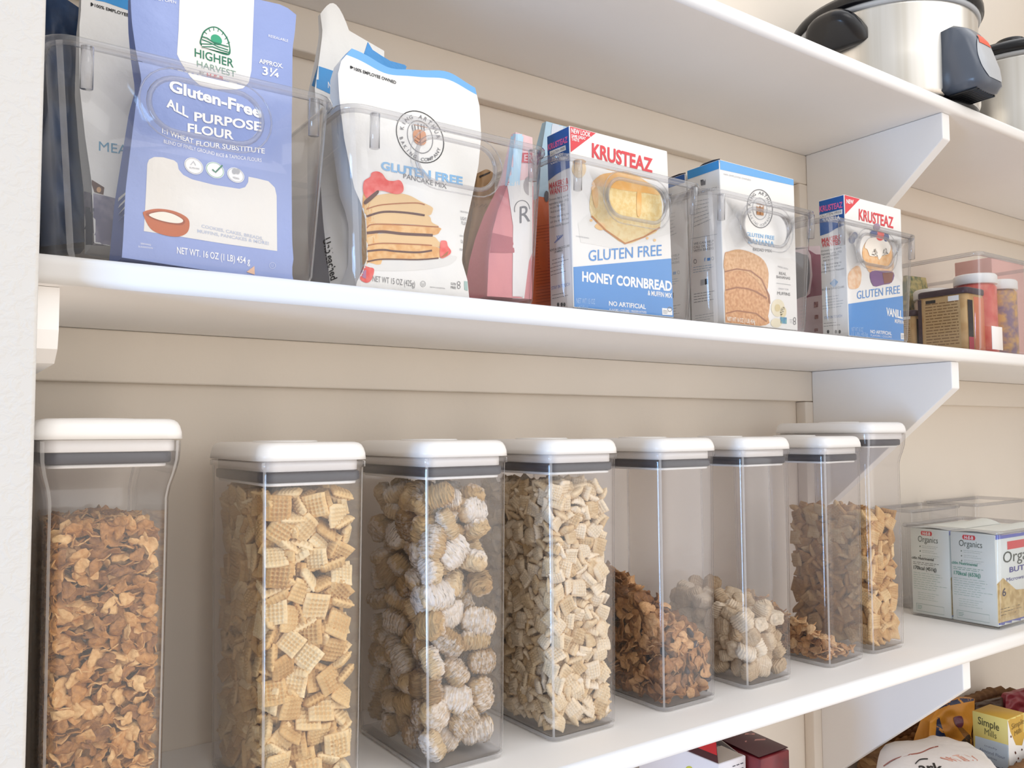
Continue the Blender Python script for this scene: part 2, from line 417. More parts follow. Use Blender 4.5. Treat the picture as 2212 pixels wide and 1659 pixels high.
def bracket(zt, zlow, label):
    t = thing('shelf_bracket', label, 'bracket', (1.2695, 0.03, zt - TH)); zb = zt - TH - 0.0004
    m = MB(); pr = [(0.0305, zb), (-0.212, zb), (-0.212, zb - 0.0405), (0.0305, zb - 0.250)]
    m.loft([[(x, y, z) for y, z in pr] for x in (1.2586, 1.2800)], PAINT, False, True, True)
    bm = bmesh.new(); vs = [bm.verts.new(p) for p in m.v]
    for f in m.f: bm.faces.new([vs[i] for i in f])
    bmesh.ops.bevel(bm, geom=bm.edges[:], offset=0.0015, segments=2, profile=0.5, affect='EDGES')
    m = MB(); m.frombm(bm, PAINT, False); m.obj('gusset_panel', t)
    m = MB(); m.box(1.2385, 1.3000, 0.0305, 0.0495, zlow + 0.001, zb - 0.0525, WALLP, 0.0015); m.obj('back_plate', t)
bracket(ZS[3], ZS[2], 'white triangular bracket under the top shelf')
bracket(ZS[2], ZS[1], 'white triangular bracket under the bin shelf, above the cereal containers')
bracket(ZS[1], ZS[0], 'white triangular bracket beneath the cereal shelf, beside the basket')
# ------------------------------------------------------------------ cereal containers
YF, YB = -0.168, -0.008
def rotz(p, c, a):
    if not a: return p
    x, y = p[0] - c[0], p[1] - c[1]; return (c[0] + x * math.cos(a) - y * math.sin(a), c[1] + x * math.sin(a) + y * math.cos(a), p[2])
def canister(xc, label, group=None, hw=0.049, flare=False, rot=0.0, yf=YF, yb=YB):
    ym = (yf + yb) / 2; hy = (yb - yf) / 2
    t = thing('cereal_container', label, 'container', (xc, ym, 0.0004), group)
    zb = 0.2960 if not flare else 0.3158
    def L(dx, z, r): return rr(xc - hw + dx, xc + hw - dx, ym - hy + dx, ym + hy - dx, r, z, 7)
    if not flare:
        prof = [(0.0065, 0.0006, 0.010), (0.0042, 0.0026, 0.011), (0.0039, 0.0058, 0.011), (0.0036, 0.02, 0.011), (0.0008, zb - 0.012, 0.0125), (0.0006, zb - 0.0065, 0.0125), (-0.0012, zb - 0.006, 0.0135), (-0.0012, zb - 0.0012, 0.0135), (0.0004, zb - 0.0004, 0.0125)]
    else:
        prof = [(0.0085, 0.0006, 0.010), (0.0062, 0.0026, 0.011), (0.0058, 0.0058, 0.011), (0.0052, 0.02, 0.011), (0.0036, zb - 0.075, 0.012), (0.0036, zb - 0.046, 0.012), (0.0020, zb - 0.037, 0.013), (-0.0012, zb - 0.026, 0.014), (-0.0034, zb - 0.016, 0.015), (-0.0042, zb - 0.006, 0.016), (-0.0042, zb - 0.0008, 0.016)]
    T = 0.0022
    m = MB()
    outer = [L(*p) for p in prof]
    inn_d = prof[2][0] + T
    inn = [L(p[0] + T, max(p[1], 0.0062), max(0.004, p[2] - T)) for p in prof if p[1] > 0.01]
    inn = [L(inn_d + 0.0002, 0.0058, 0.0088)] + inn
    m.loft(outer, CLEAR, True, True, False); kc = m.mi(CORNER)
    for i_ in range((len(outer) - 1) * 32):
        if i_ % 8 == 3: m.m[i_] = kc  # one narrow strip per corner carries the painted highlight
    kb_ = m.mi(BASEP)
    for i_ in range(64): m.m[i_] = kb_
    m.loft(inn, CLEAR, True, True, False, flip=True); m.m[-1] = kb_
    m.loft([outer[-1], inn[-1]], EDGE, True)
    m.v = [rotz(p, (xc, ym), rot) for p in m.v]; m.obj('body', t)
    # lid
    m = MB(); lx = hw + (0.0015 if not flare else 0.0048); ly = hy + (0.0015 if not flare else 0.0048); h = 0.0162
    def K(d, z, r): return rr(xc - lx + d, xc + lx - d, ym - ly + d, ym + ly - d, r, z, 7)
    lp = [(0.003, 0.0003, 0.012), (0.0, 0.0005, 0.0145), (0.0004, 0.006, 0.0145), (0.0015, 0.0105, 0.0145), (0.0032, 0.0135, 0.0135), (0.0055, 0.0153, 0.0125), (0.0085, h, 0.0115)]
    m.loft([K(d, zb + z, r) for d, z, r in lp], WHITE, True, True, True)
    m.lathe((xc, ym, zb + h), [(0.030, 0.00005), (0.030, 0.0006), (0.0285, 0.0014), (0.0, 0.0018)], WHITE, 32)
    m.v = [rotz(p, (xc, ym), rot) for p in m.v]; lid = m.obj('lid', t)
    d0 = prof[-1][0] + T + 0.0007; dz = 0.0002
    def ringpart(name, za, zc, d, mat, rnd_=0.0006, cap=False):
        m = MB(); q = lambda dd, z: rr(xc - hw + d + dd, xc + hw - d - dd, ym - hy + d + dd, ym + hy - d - dd, 0.0105, z, 7)
        m.loft([q(rnd_, za), q(0, za + rnd_), q(0, zc - rnd_), q(rnd_, zc)], mat, True, True, True)
        m.v = [rotz(p, (xc, ym), rot) for p in m.v]; return m.obj(name, lid)
    ringpart('inner_collar', zb - 0.0092, zb + dz, d0 + 0.0022, WHITE)
    ringpart('gasket', zb - 0.0182, zb - 0.0092, d0 + (0.0008 if not flare else 0.004), GASK, 0.0012)
    ringpart('lid_flange', zb - 0.0212, zb - 0.0182, d0 + (0.0030 if not flare else 0.0072), WHITE)
    return t
CX_ = {2: 0.2790, 3: 0.4343, 4: 0.5821, 5: 0.7410, 6: 0.8850, 7: 1.0455, 1: 0.1164, 8: 1.1590}
canister(CX_[1], 'tall flared container of bran flakes next to the textured wall', 'cereal dispensers', 0.0475, True)
canister(CX_[2], 'white-lidded clear container nearly full of golden corn cereal squares', 'clear cereal containers')
canister(CX_[3], 'white-lidded clear container of frosted shredded wheat biscuits', 'clear cereal containers')
canister(CX_[4], 'white-lidded clear container nearly full of pale rice cereal squares', 'clear cereal containers')
canister(CX_[5], 'white-lidded clear container with a sloping heap of dark raisin bran flakes', 'clear cereal containers')
canister(CX_[6], 'white-lidded clear container with a low pile of small plain wheat pillows', 'clear cereal containers')
canister(CX_[7], 'almost empty white-lidded clear container with a few flakes in the bottom', 'clear cereal containers', rot=math.radians(3.5))
canister(CX_[8], 'flared clear container of golden wheat squares, last of the row behind the near-empty one', 'cereal dispensers', 0.0475, True, 0, -0.166, -0.006)

# ------------------------------------------------------------------ cereal pieces
def waffle(size, thick, nh, hole, curl, seed, ragged=0.0):
    """square lattice pillow"""
    R_ = random.Random(seed); n = nh * 3 + 1; hs = size / 2; top = []; ph = R_.uniform(0, 6)
    bx, by = R_.uniform(-curl, curl), R_.uniform(-curl, curl); tw = R_.uniform(-curl, curl)
    def P(i, j, sgn):
        u, v = 2 * i / (n - 1) - 1, 2 * j / (n - 1) - 1
        e = max(0, 1 - abs(u) ** 5) * max(0, 1 - abs(v) ** 5); z = sgn * thick / 2 * (0.22 + 0.78 * e ** 0.5)
        a = (i % 3 == 1 or i % 3 == 2) and 0 < i < n - 1; b = (j % 3 == 1 or j % 3 == 2) and 0 < j < n - 1
        if a and b: z -= sgn * hole * (0.3 + 0.7 * e)
        z += (bx * u * u + by * v * v + tw * u * v) * size
        x = hs * u * (1 + 0.025 * math.sin(3 * v + ph)) + ragged * R_.uniform(-1, 1); y = hs * v * (1 + 0.025 * math.sin(3 * u + 2 * ph)) + ragged * R_.uniform(-1, 1)
        return (x, y, z)
    V = [P(i, j, 1) for j in range(n) for i in range(n)] + [P(i, j, -1) for j in range(n) for i in range(n)]
    Fc = []
    for j in range(n - 1):
        for i in range(n - 1):
            a = j * n + i; Fc.append((a, a + 1, a + n + 1, a + n)); b = a + n * n; Fc.append((b, b + n, b + n + 1, b + 1))
    for i in range(n - 1):
        for a, b in ((i, i + 1), ((n - 1) * n + i + 1, (n - 1) * n + i), ((i + 1) * n, i * n), (i * n + n - 1, (i + 1) * n + n - 1)):
            Fc.append((a, a + n * n, b + n * n, b))
    return V, Fc, None
def biscuit(lx, ly, lz, seed, fib=0.0007, frost=False, ridges=9, ex=3.2, taper=0.55, ra=0.0005):
    """pillow of shredded wheat strands running across it"""
    R_ = random.Random(seed); nu, nv = 44, 20; V = []; Fc = []
    ph = [R_.uniform(0, 6.28) for _ in range(6)]; jag = [R_.uniform(-1, 1) for _ in range(nv)]; jag2 = [R_.uniform(-1, 1) for _ in range(nv)]
    for i in range(nu + 1):
        u = 2 * i / nu - 1
        cap = 1 - abs(u) ** 6 * taper
        for k in range(nv):
            a = 2 * PI * k / nv; ca, sa = math.cos(a), math.sin(a)
            s = (abs(ca) ** ex + abs(sa) ** ex) ** (-1 / ex)
            rgh = 1 + 0.06 * math.sin(5 * a + ph[0] + 2 * u) + 0.04 * math.sin(9 * a + ph[1] - 3 * u) + 0.04 * math.sin(7 * u + ph[2] + a)
            x = lx / 2 * u + (jag[k] if u > 0 else jag2[k]) * 0.0011 * abs(u) ** 4
            f = R_.uniform(-1, 1) * fib + ra * math.sin(ridges * PI * u + ph[3] + 0.5 * math.sin(2 * a))
            pinch = 1 - 0.12 * abs(u) ** 2
            V.append((x, (ly / 2 * s * cap * rgh * pinch + f) * ca, (lz / 2 * s * cap * rgh + f) * sa))
    for i in range(nu):
        for k in range(nv):
            a, b = i * nv + k, i * nv + (k + 1) % nv; Fc.append((a, a + nv, b + nv, b))
    for i, sgn in ((0, 1), (nu, -1)):
        c = len(V); V.append((sgn * -lx / 2 * 0.93, 0, 0)); mid = []
        for k in range(nv):
            p = V[i * nv + k]; mid.append(len(V)); V.append((p[0] * (0.97 if k % 2 else 1.03), p[1] * 0.55, p[2] * 0.55))
        for k in range(nv):
            a, b = i * nv + k, i * nv + (k + 1) % nv; q = (a, b, mid[(k + 1) % nv], mid[k]); Fc.append(q if sgn > 0 else q[::-1])
            q = (mid[k], mid[(k + 1) % nv], c); Fc.append(q if sgn > 0 else q[::-1])
    fr = None
    if frost:
        fr = [max(0, min(1, 0.5 + p[2] / lz * 1.5)) for p in V]
    return V, Fc, fr
def flake(size, seed, thick=0.0007, curl=0.35, wob=0.22):
    R_ = random.Random(seed); n = 16; rings = 4; V = []; Fc = []
    ph = [R_.uniform(0, 6.28) for _ in range(5)]; el = R_.uniform(0.62, 1.0); cx_, cy_ = R_.uniform(-curl, curl), R_.uniform(-curl * 0.3, curl)
    def P(r, a, s):
        rad = size / 2 * r * (1 + wob * math.sin(2 * a + ph[0]) * 0.6 + wob * 0.6 * math.sin(3 * a + ph[1]) + wob * 0.35 * math.sin(5 * a + ph[2]))
        x, y = rad * math.cos(a), rad * math.sin(a) * el
        z = (cx_ * x * x + cy_ * y * y) / size * 2 + size * 0.05 * r * math.sin(3 * a + ph[3]) + size * 0.045 * r * r * math.sin(6 * a + ph[4]) + s * thick * (1.15 - 0.7 * r ** 3)
        return (x, y, z)
    for s in (1, -1):
        V.append(P(0, 0, s))
        for r in range(1, rings + 1):
            for k in range(n): V.append(P(r / rings, 2 * PI * k / n, s))
    N = 1 + rings * n
    for s, b in ((0, 0), (1, N)):
        for k in range(n):
            q = (b, b + 1 + k, b + 1 + (k + 1) % n); Fc.append(q if not s else q[::-1])
            for r in range(rings - 1):
                a, c = b + 1 + r * n + k, b + 1 + r * n + (k + 1) % n; q = (a, a + n, c + n, c); Fc.append(q if not s else q[::-1])
    o = 1 + (rings - 1) * n
    for k in range(n): Fc.append((o + k, N + o + k, N + o + (k + 1) % n, o + (k + 1) % n))
    return V, Fc, None
def raisin(size, seed):
    R_ = random.Random(seed); V = []; Fc = []; nu, nv = 10, 12; ph = [R_.uniform(0, 6) for _ in range(4)]
    for i in range(nu + 1):
        th = PI * i / nu
        for k in range(nv):
            a = 2 * PI * k / nv; r = size / 2 * (1 + 0.13 * math.sin(5 * a + ph[0] + 3 * th) + 0.1 * math.sin(4 * th + ph[1] + 2 * a))
            V.append((1.3 * r * math.cos(th), r * math.sin(th) * math.cos(a) * 0.9, r * math.sin(th) * math.sin(a) * 0.65))
    for i in range(nu):
        for k in range(nv):
            a, b = i * nv + k, i * nv + (k + 1) % nv; Fc.append((a, b, b + nv, a + nv))
    return V, Fc, None

PIECES = []      # dicts: container, proto index, matrix
PROTOS = []      # (V, F, attr, mat, name)
def proto(gen, mat, name):
    PROTOS.append((gen[0], gen[1], gen[2], mat, name, np.array(gen[0]))); return len(PROTOS) - 1
def inner(ci, hw=0.049, flare=False, yf=YF, yb=YB):
    g = 0.0066 if not flare else 0.0084
    xc = CX_[ci]; return xc - hw + g, xc + hw - g, yf + g, yb - g
def fill(ci, protos, hfun, dmin, shell, flat=0.0, box=None, seed=1, facebias=0.35, tries=70000, inst_w=None, yback=None, thick=0.0, rad=0.0):
    R_ = np.random.default_rng(seed); x0, x1, y0, y1 = box; zf = 0.0066
    if yback: y1 = yback
    pts = []; cell = max(dmin, rad); gridd = {}; zmax = max(hfun((x0 + x1) / 2, y0), hfun(x0, y0), hfun(x1, y0), hfun(x0, y1), hfun(x1, y1)) + 0.01
    fails = 0
    def support(Vr): return Vr.min(0), Vr.max(0)
    for _ in range(tries):
        if fails > 3500: break
        pi_ = protos[R_.integers(len(protos))] if inst_w is None else R_.choice(protos, p=inst_w)
        Vp = PROTOS[pi_][5]
        x, y, z = R_.uniform(x0, x1), R_.uniform(y0, y1), R_.uniform(zf, zmax)
        ht = hfun(x, y)
        if z > ht: continue
        dfront, dleft, dtop = y - y0, x - x0, ht - z; drt = x1 - x
        near = min(dfront, dleft, dtop, drt * 1.6)
        if near > shell: continue
        # orientation
        q = R_.normal(size=3); q /= np.linalg.norm(q)
        b = R_.random()
        if b < facebias:
            q = q * 0.45 + (np.array([0, -1, 0]) if dfront <= min(dleft, dtop) else np.array([-1, 0, 0]) if dleft < dtop else np.array([0, 0, 1]))
        elif b < facebias + flat: q = q * 0.45 + np.array([0, 0, 1])
        zx = q / np.linalg.norm(q); t_ = R_.normal(size=3); xx = np.cross(zx, t_); xx /= np.linalg.norm(xx); yy = np.cross(zx, xx)
        Rm = np.stack([xx, yy, zx], 1); sc = R_.uniform(0.88, 1.1); Vr = Vp @ (Rm.T * sc); lo, hi = support(Vr)
        c = np.array([x, y, z])
        c = np.minimum(np.maximum(c, np.array([x0, y0, zf]) - lo), np.array([x1, y1, 9]) - hi)
        if c[2] + hi[2] * 0.4 > ht + 0.006 or c[2] + hi[2] > 0.2738: continue
        Wv = Vr + c; qx = np.maximum(np.abs(Wv[:, 0] - (x0 + x1) / 2) - ((x1 - x0) / 2 - 0.0068), 0); qy = np.maximum(np.abs(Wv[:, 1] - (box[2] + box[3]) / 2) - ((box[3] - box[2]) / 2 - 0.0068), 0)
        rq = np.sqrt(qx * qx + qy * qy); iq = int(rq.argmax())
        if rq[iq] > 0.0062:
            ex_ = rq[iq] - 0.0061; sx_ = np.sign(Wv[iq, 0] - (x0 + x1) / 2); sy_ = np.sign(Wv[iq, 1] - (box[2] + box[3]) / 2)
            c = c - np.array([sx_ * qx[iq] / rq[iq] * ex_ * 1.05, sy_ * qy[iq] / rq[iq] * ex_ * 1.05, 0])
        key = tuple((c // cell).astype(int)); bad = False
        for dx in (-1, 0, 1):
            for dy in (-1, 0, 1):
                for dz in (-1, 0, 1):
                    for o in gridd.get((key[0] + dx, key[1] + dy, key[2] + dz), ()):
                        d0_, d1_, d2_ = o[0] - c[0], o[1] - c[1], o[2] - c[2]; dd_ = d0_ * d0_ + d1_ * d1_ + d2_ * d2_
                        if dd_ < dmin * dmin or (thick and dd_ < rad * rad and abs(d0_ * zx[0] + d1_ * zx[1] + d2_ * zx[2]) < thick and abs(d0_ * o[3] + d1_ * o[4] + d2_ * o[5]) < thick): bad = True; break
                    if bad: break
                if bad: break
            if bad: break
        if bad: fails += 1; continue
        fails = 0; gridd.setdefault(key, []).append((c[0], c[1], c[2], zx[0], zx[1], zx[2]))
        A = np.eye(4); A[:3, :3] = Rm * sc; A[:3, 3] = c
        PIECES.append([ci, pi_, A, 0])
CORN = cereal_mat('corn_cereal', '#cc9c58', '#eeca8c', '#fae6ba', 0.7, 90, 0.25)
RICE = cereal_mat('rice_cereal', '#d2b07c', '#efd8b2', '#f9ead2', 0.72, 120, 0.3)
WHT = cereal_mat('wheat_square_cereal', '#ad7c3a', '#dfb070', '#f6d8a2', 0.7, 110, 0.3)
SHRED = cereal_mat('shredded_wheat', '#97713f', '#ccaa76', '#eed8b2', 0.85, 150, 1.0, (5.0, 0.8, 0.8), '#f0e8e0')
MINI = cereal_mat('plain_wheat_pillow', '#b0936e', '#d9c3a4', '#f0e2cc', 0.85, 120, 0.6, (1.0, 5.0, 1.2))
BRAN = cereal_mat('bran_flake', '#74441a', '#c68c48', '#f0c88c', 0.55, 260, 0.9)
RBRAN = cereal_mat('raisin_bran_flake', '#4e2c12', '#a26c36', '#e2b27c', 0.55, 260, 0.9)
FLK = cereal_mat('pale_flake', '#965c2a', '#d09c62', '#f0cc9c', 0.55, 260, 0.9)
RAIS = cereal_mat('raisin', '#120c10', '#241a22', '#3c303c', 0.4, 200, 0.4)

pc = [proto(waffle(0.0215, 0.0084, 6, 0.0030, 0.05, 10 + k), CORN, 'corn_cereal_square') for k in range(4)]
pr_ = [proto(waffle(0.0172, 0.0074, 6, 0.0018, 0.13, 30 + k, 0.0003), RICE, 'rice_cereal_square') for k in range(5)]
pw = [proto(waffle(0.0215, 0.0085, 6, 0.0020, 0.07, 50 + k), WHT, 'wheat_cereal_square') for k in range(4)]
ps = [proto(biscuit(0.0325, 0.0250, 0.0185, 70 + k, 0.0014, True), SHRED, 'shredded_wheat_biscuit') for k in range(6)]
pm_ = [proto(biscuit(0.0235, 0.0240, 0.0155, 90 + k, 0.0003, False, 8, 4.5, 0.42, 0.0006), MINI, 'wheat_pillow') for k in range(5)]
pb = [proto(flake(0.0128 + 0.0012 * (k % 4), 110 + k), BRAN, 'bran_flake') for k in range(8)]
prb = [proto(flake(0.0190 + 0.0015 * (k % 4), 130 + k, 0.0009, 0.45, 0.22), RBRAN, 'raisin_bran_flake') for k in range(8)]
pra = [proto(raisin(0.0085, 150 + k), RAIS, 'raisin') for k in range(2)]
pf = [proto(flake(0.0165 + 0.0012 * (k % 3), 160 + k, 0.0008, 0.4, 0.2), FLK, 'cereal_flake') for k in range(6)]
def hump(z0, amp, seed):
    q = random.Random(seed); a, b, c_ = q.uniform(0, 6), q.uniform(0, 6), q.uniform(0, 6)
    return lambda x, y: z0 + amp * (math.sin(55 * x + a) + math.sin(48 * y + b) + 0.6 * math.sin(90 * (x + y) + c_)) / 2.6
B1 = inner(1, 0.0475, True); B8 = inner(8, 0.0475, True, -0.166, -0.006)
fill(1, pb, hump(0.250, 0.003, 1), 0.0060, 0.021, 0.35, B1, 11, 0.30)
fill(2, pc, hump(0.268, 0.004, 2), 0.0085, 0.030, 0.05, inner(2), 12, 0.50, thick=0.0078, rad=0.0185)
fill(3, ps, hump(0.262, 0.006, 3), 0.0178, 0.040, 0.05, inner(3), 13, 0.25, thick=0.0165, rad=0.0235)
fill(4, pr_, hump(0.260, 0.004, 4), 0.0075, 0.026, 0.15, inner(4), 14, 0.25, thick=0.0064, rad=0.0145)
def h5(x, y):
    u = (x - inner(5)[0]) / 0.084; v = (y - inner(5)[2]) / 0.146
    return 0.098 + 0.072 * v - 0.030 * u - 0.03 * u * v + 0.006 * math.sin(70 * x) + 0.004 * math.sin(90 * y)
w5 = [0.122] * 8 + [0.012] * 2
fill(5, prb + pra, h5, 0.0086, 0.022, 0.1, inner(5), 15, 0.2, inst_w=w5)
def h6(x, y):
    v = (y - inner(6)[2]) / 0.146; return 0.084 + 0.022 * v + 0.005 * math.sin(80 * x + 60 * y)
fill(6, pm_, h6, 0.0165, 0.034, 0.05, inner(6), 16, 0.3)
def h7(x, y):
    u = (x - inner(7)[0]) / 0.084; v = (y - inner(7)[2]) / 0.146
    return 0.010 + max(0, 0.075 * (1 - u * 1.05) * (0.35 + 0.75 * v)) + 0.003 * math.sin(100 * x)
b7 = inner(7); b7 = (b7[0] + 0.004, b7[1] - 0.004, b7[2] + 0.003, b7[3] - 0.003)
fill(7, pf, h7, 0.0080, 0.02, 0.4, b7, 17, 0.15)
fill(8, pw, hump(0.197, 0.004, 8), 0.0085, 0.030, 0.05, B8, 18, 0.35, thick=0.0078, rad=0.0180)

# how large each piece shows from the camera -> the largest ones are objects of their own
def count_hits():
    vs = []; fs = []; own = []
    bxf = [(0, 1, 3, 2), (4, 6, 7, 5), (0, 4, 5, 1), (2, 3, 7, 6), (0, 2, 6, 4), (1, 5, 7, 3)]
    for k, (ci, pi_, A, _) in enumerate(PIECES):
        V = PROTOS[pi_][5]; lo, hi = V.min(0) * 0.9, V.max(0) * 0.9; b = len(vs)
        for x in (lo[0], hi[0]):
            for y in (lo[1], hi[1]):
                for z in (lo[2], hi[2]): vs.append(Vector(A[:3, :3] @ np.array([x, y, z]) + A[:3, 3]))
        for f in bxf: fs.append(tuple(i + b for i in f)); own.append(k)
    bvh = BVHTree.FromPolygons(vs, fs); o = Vector(CAM)
    for py in range(1030, 1659, 3):
        for px in range(60, 1985, 3):
            h = bvh.ray_cast(o, Vector(ray(px, py)))
            if h[2] is not None: PIECES[own[h[2]]][3] += 1
count_hits()
PM = {}
def pmesh(i):
    if i not in PM:
        V, Fc, at, mat, nm, _ = PROTOS[i]; me = bpy.data.meshes.new(nm); me.from_pydata(V, [], Fc); me.materials.append(mat)
        me.polygons.foreach_set('use_smooth', [True] * len(Fc)); me.update()
        if at: a = me.attributes.new('frost', 'FLOAT', 'POINT'); a.data.foreach_set('value', at)
        PM[i] = me
    return PM[i]
INFO = {1: ('bran flake in the flared container beside the textured wall', 'cereal flake', 'bran flakes'),
        2: ('golden corn lattice square in the container second from the textured wall', 'cereal square', 'corn cereal squares'),
        3: ('shredded wheat biscuit in the container of frosted biscuits', 'cereal biscuit', 'shredded wheat biscuits'),
        4: ('pale rice lattice square in the container right of the frosted biscuits', 'cereal square', 'rice cereal squares'),
        5: ('dark curled flake in the sloping heap of raisin bran', 'cereal flake', 'raisin bran flakes'),
        6: ('small plain wheat pillow in the low pile left of the near-empty container', 'cereal pillow', 'plain wheat pillows'),
        7: ('thin flake at the bottom of the near-empty container', 'cereal flake', 'last flakes'),
        8: ('golden wheat square in the last flared container of the row', 'cereal square', 'wheat cereal squares')}
STUFF = {1: 'mass of bran flakes filling the flared container', 2: 'golden corn squares deeper in the second container', 3: 'shredded wheat biscuits deeper in their container',
         4: 'pale rice squares deeper in their container', 5: 'raisin bran deeper in the sloping heap', 6: 'plain wheat pillows deeper in the low pile',
         7: 'flakes deeper in the small scatter', 8: 'golden wheat squares deeper in the last container'}
def place_pieces():
    for ci in INFO:
        L_ = sorted([p for p in PIECES if p[0] == ci], key=lambda p: -p[3]); n = 0; vv = []; ff = []; fi = []; mats = []; fr = []; base = 0
        for p in L_:
            is_r = PROTOS[p[1]][4] == 'raisin'
            if p[3] >= 4 and (n < 300 or is_r):
                o = bpy.data.objects.new(PROTOS[p[1]][4], pmesh(p[1])); COL.objects.link(o); o.matrix_world = Matrix(p[2].tolist()); n += 1
                if is_r: props(o, 'dark raisin among the flakes in the sloping heap', 'raisin', 'raisins')
                else: props(o, *INFO[ci])
            else:
                V, Fc, at, mat, nm, Vn = PROTOS[p[1]]
                W_ = Vn @ p[2][:3, :3].T + p[2][:3, 3]; vv.append(W_); ff += [tuple(i + base for i in f) for f in Fc]; base += len(V)
                if mat not in mats: mats.append(mat)
                fi += [mats.index(mat)] * len(Fc); fr += (at or [0.0] * len(V))
        if ff:
            me = bpy.data.meshes.new('cereal_mass'); me.from_pydata(np.concatenate(vv).tolist(), [], ff)
            for mt in mats: me.materials.append(mt)
            me.polygons.foreach_set('material_index', fi); me.polygons.foreach_set('use_smooth', [True] * len(ff)); me.update()
            if any(fr): a = me.attributes.new('frost', 'FLOAT', 'POINT'); a.data.foreach_set('value', fr)
            o = bpy.data.objects.new('cereal_mass', me); COL.objects.link(o)
            props(o, STUFF[ci], 'cereal', None, 'stuff')
        print('cereal', ci, 'pieces', len(L_), 'single', n)
place_pieces()
# ------------------------------------------------------------------ clear bins on the middle shelf
ZB = ZS[2]
def crop(ox, oy, s): return lambda *pts: [(ox + x / s, oy + y / s) for x, y in pts]
def one(c, x, y): return c((x, y))[0]
K1_ = crop(0, 0, 2.553); K2_ = crop(600, 0, 2.514); K3_ = crop(1130, 240, 3.386); K4_ = crop(1700, 380, 4.148); K5_ = crop(1660, 0, 3.457)
K6_ = crop(1940, 520, 6.382); K7_ = crop(1900, 1060, 4.878); K8_ = crop(1460, 1559, 7.373); K9_ = crop(1900, 1460, 7.09)
KA_ = crop(300, 150, 5.027); KB_ = crop(980, 260, 3.95); KC_ = crop(620, 380, 6.38); KD_ = crop(760, 380, 6.38); KE_ = crop(1400, 340, 4.365)
KF_ = crop(1680, 400, 4.61); KG_ = crop(60, 0, 7.373); KH_ = crop(60, 40, 5.53)

def clear_bin(xc, label, hw=0.1065, yf=-0.2135, yb=0.0290, z0=None, zt=0.599, taper=0.0115, handle=True, group='clear bins of baking supplies', rad=0.019, ribs=True):
    z0 = ZB + 0.0005 if z0 is None else z0
    t = thing('clear_storage_bin', label, 'bin', (xc, (yf + yb) / 2, z0), group)
    T = 0.0024
    def L(d, z, e=0.0):
        k = (zt - z) / (zt - z0); return rr(xc - hw + taper * k + d, xc + hw - taper * k - d, yf + 0.005 * k + d, yb - 0.004 * k - d, max(0.004, rad - d - e), z, 6)
    m = MB()
    out = [L(0.006, z0, 0), L(0.0018, z0 + 0.0016), L(0.0, z0 + 0.006), L(0.0, (z0 + zt) / 2), L(0, zt - 0.001)]
    inn = [L(T + 0.0012, z0 + T), L(T, z0 + T + 0.0016), L(T, (z0 + zt) / 2), L(T, zt - 0.001)]
    n = len(out[0]); loops = inn[::-1]
    m.loft(out, CLEARBIN, True, True, False); kc = m.mi(CORNB_GLINT)
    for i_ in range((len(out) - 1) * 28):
        if i_ % 7 == 3: m.m[i_] = kc  # painted highlight strip at each bin corner
    m.loft(inn, CLEARBIN, True, True, False, flip=True); m.loft([out[-1], inn[-1]], CLEARBIN, True)
    me = m.mesh('bin_body', (0, 0, 0)); o = bpy.data.objects.new('body', me); COL.objects.link(o)
    hz = zt - 0.0315; hx = 0.0415; hr = 0.0195
    def stad(off, y, n=12):
        p = []
        for s_, a in ((1, -PI / 2), (-1, PI / 2)):
            for k in range(n + 1):
                b = a + PI * k / n; p.append((xc + 0.003 + s_ * (hx - hr) + (hr + off) * math.cos(b), y, hz + (hr + off) * math.sin(b)))
        return p
    yw = lambda z: yf + 0.005 * (zt - z) / (zt - z0)
    if handle:
        # weld, then cut the hand hole through the front wall
        bm = bmesh.new(); bm.from_mesh(me); bmesh.ops.remove_doubles(bm, verts=bm.verts, dist=1e-6); bmesh.ops.recalc_face_normals(bm, faces=bm.faces); bm.to_mesh(me); bm.free()
        c = MB(); c.loft([stad(0, yf - 0.02), stad(0, yf + 0.02)], CLEARBIN, False, True, True)
        cme = c.mesh('cutter'); bm = bmesh.new(); bm.from_mesh(cme); bmesh.ops.recalc_face_normals(bm, faces=bm.faces); bm.to_mesh(cme); bm.free()
        co = bpy.data.objects.new('cutter', cme); COL.objects.link(co)
        md = o.modifiers.new('cut', 'BOOLEAN'); md.operation = 'DIFFERENCE'; md.object = co; md.solver = 'EXACT'
        dg = bpy.context.evaluated_depsgraph_get(); nm = bpy.data.meshes.new_from_object(o.evaluated_get(dg))
        o.modifiers.clear(); o.data = nm; bpy.data.objects.remove(co)
        if not nm.materials: nm.materials.append(CLEARBIN)
    o.parent = t
    for v in o.data.vertices: v.co = v.co - Vector(t.location)
    # rolled rim
    m = MB(); R0 = [L(d, zt + z) for d, z in ((0.0006, -0.0042), (-0.0026, -0.0040), (-0.0040, -0.0016), (-0.0034, 0.0014), (-0.0010, 0.0024), (0.0016, 0.0018), (0.0024, -0.0004), (0.0024, -0.0042))]
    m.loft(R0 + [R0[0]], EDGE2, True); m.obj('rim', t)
    if handle:
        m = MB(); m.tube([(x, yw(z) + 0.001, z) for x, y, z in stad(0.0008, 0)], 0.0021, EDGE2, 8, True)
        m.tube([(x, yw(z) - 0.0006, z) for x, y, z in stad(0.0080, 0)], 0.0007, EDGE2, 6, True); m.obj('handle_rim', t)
    if ribs:
        for sx in (-0.0815, 0.0875):
            m = MB(); zz = [zt - 0.004, zt - 0.034]
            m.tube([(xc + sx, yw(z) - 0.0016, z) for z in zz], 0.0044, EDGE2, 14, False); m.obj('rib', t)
    return t
EDGE2 = plastic('clear_bin_rim', (0.86, 0.86, 0.875), 0.035, 2.3)
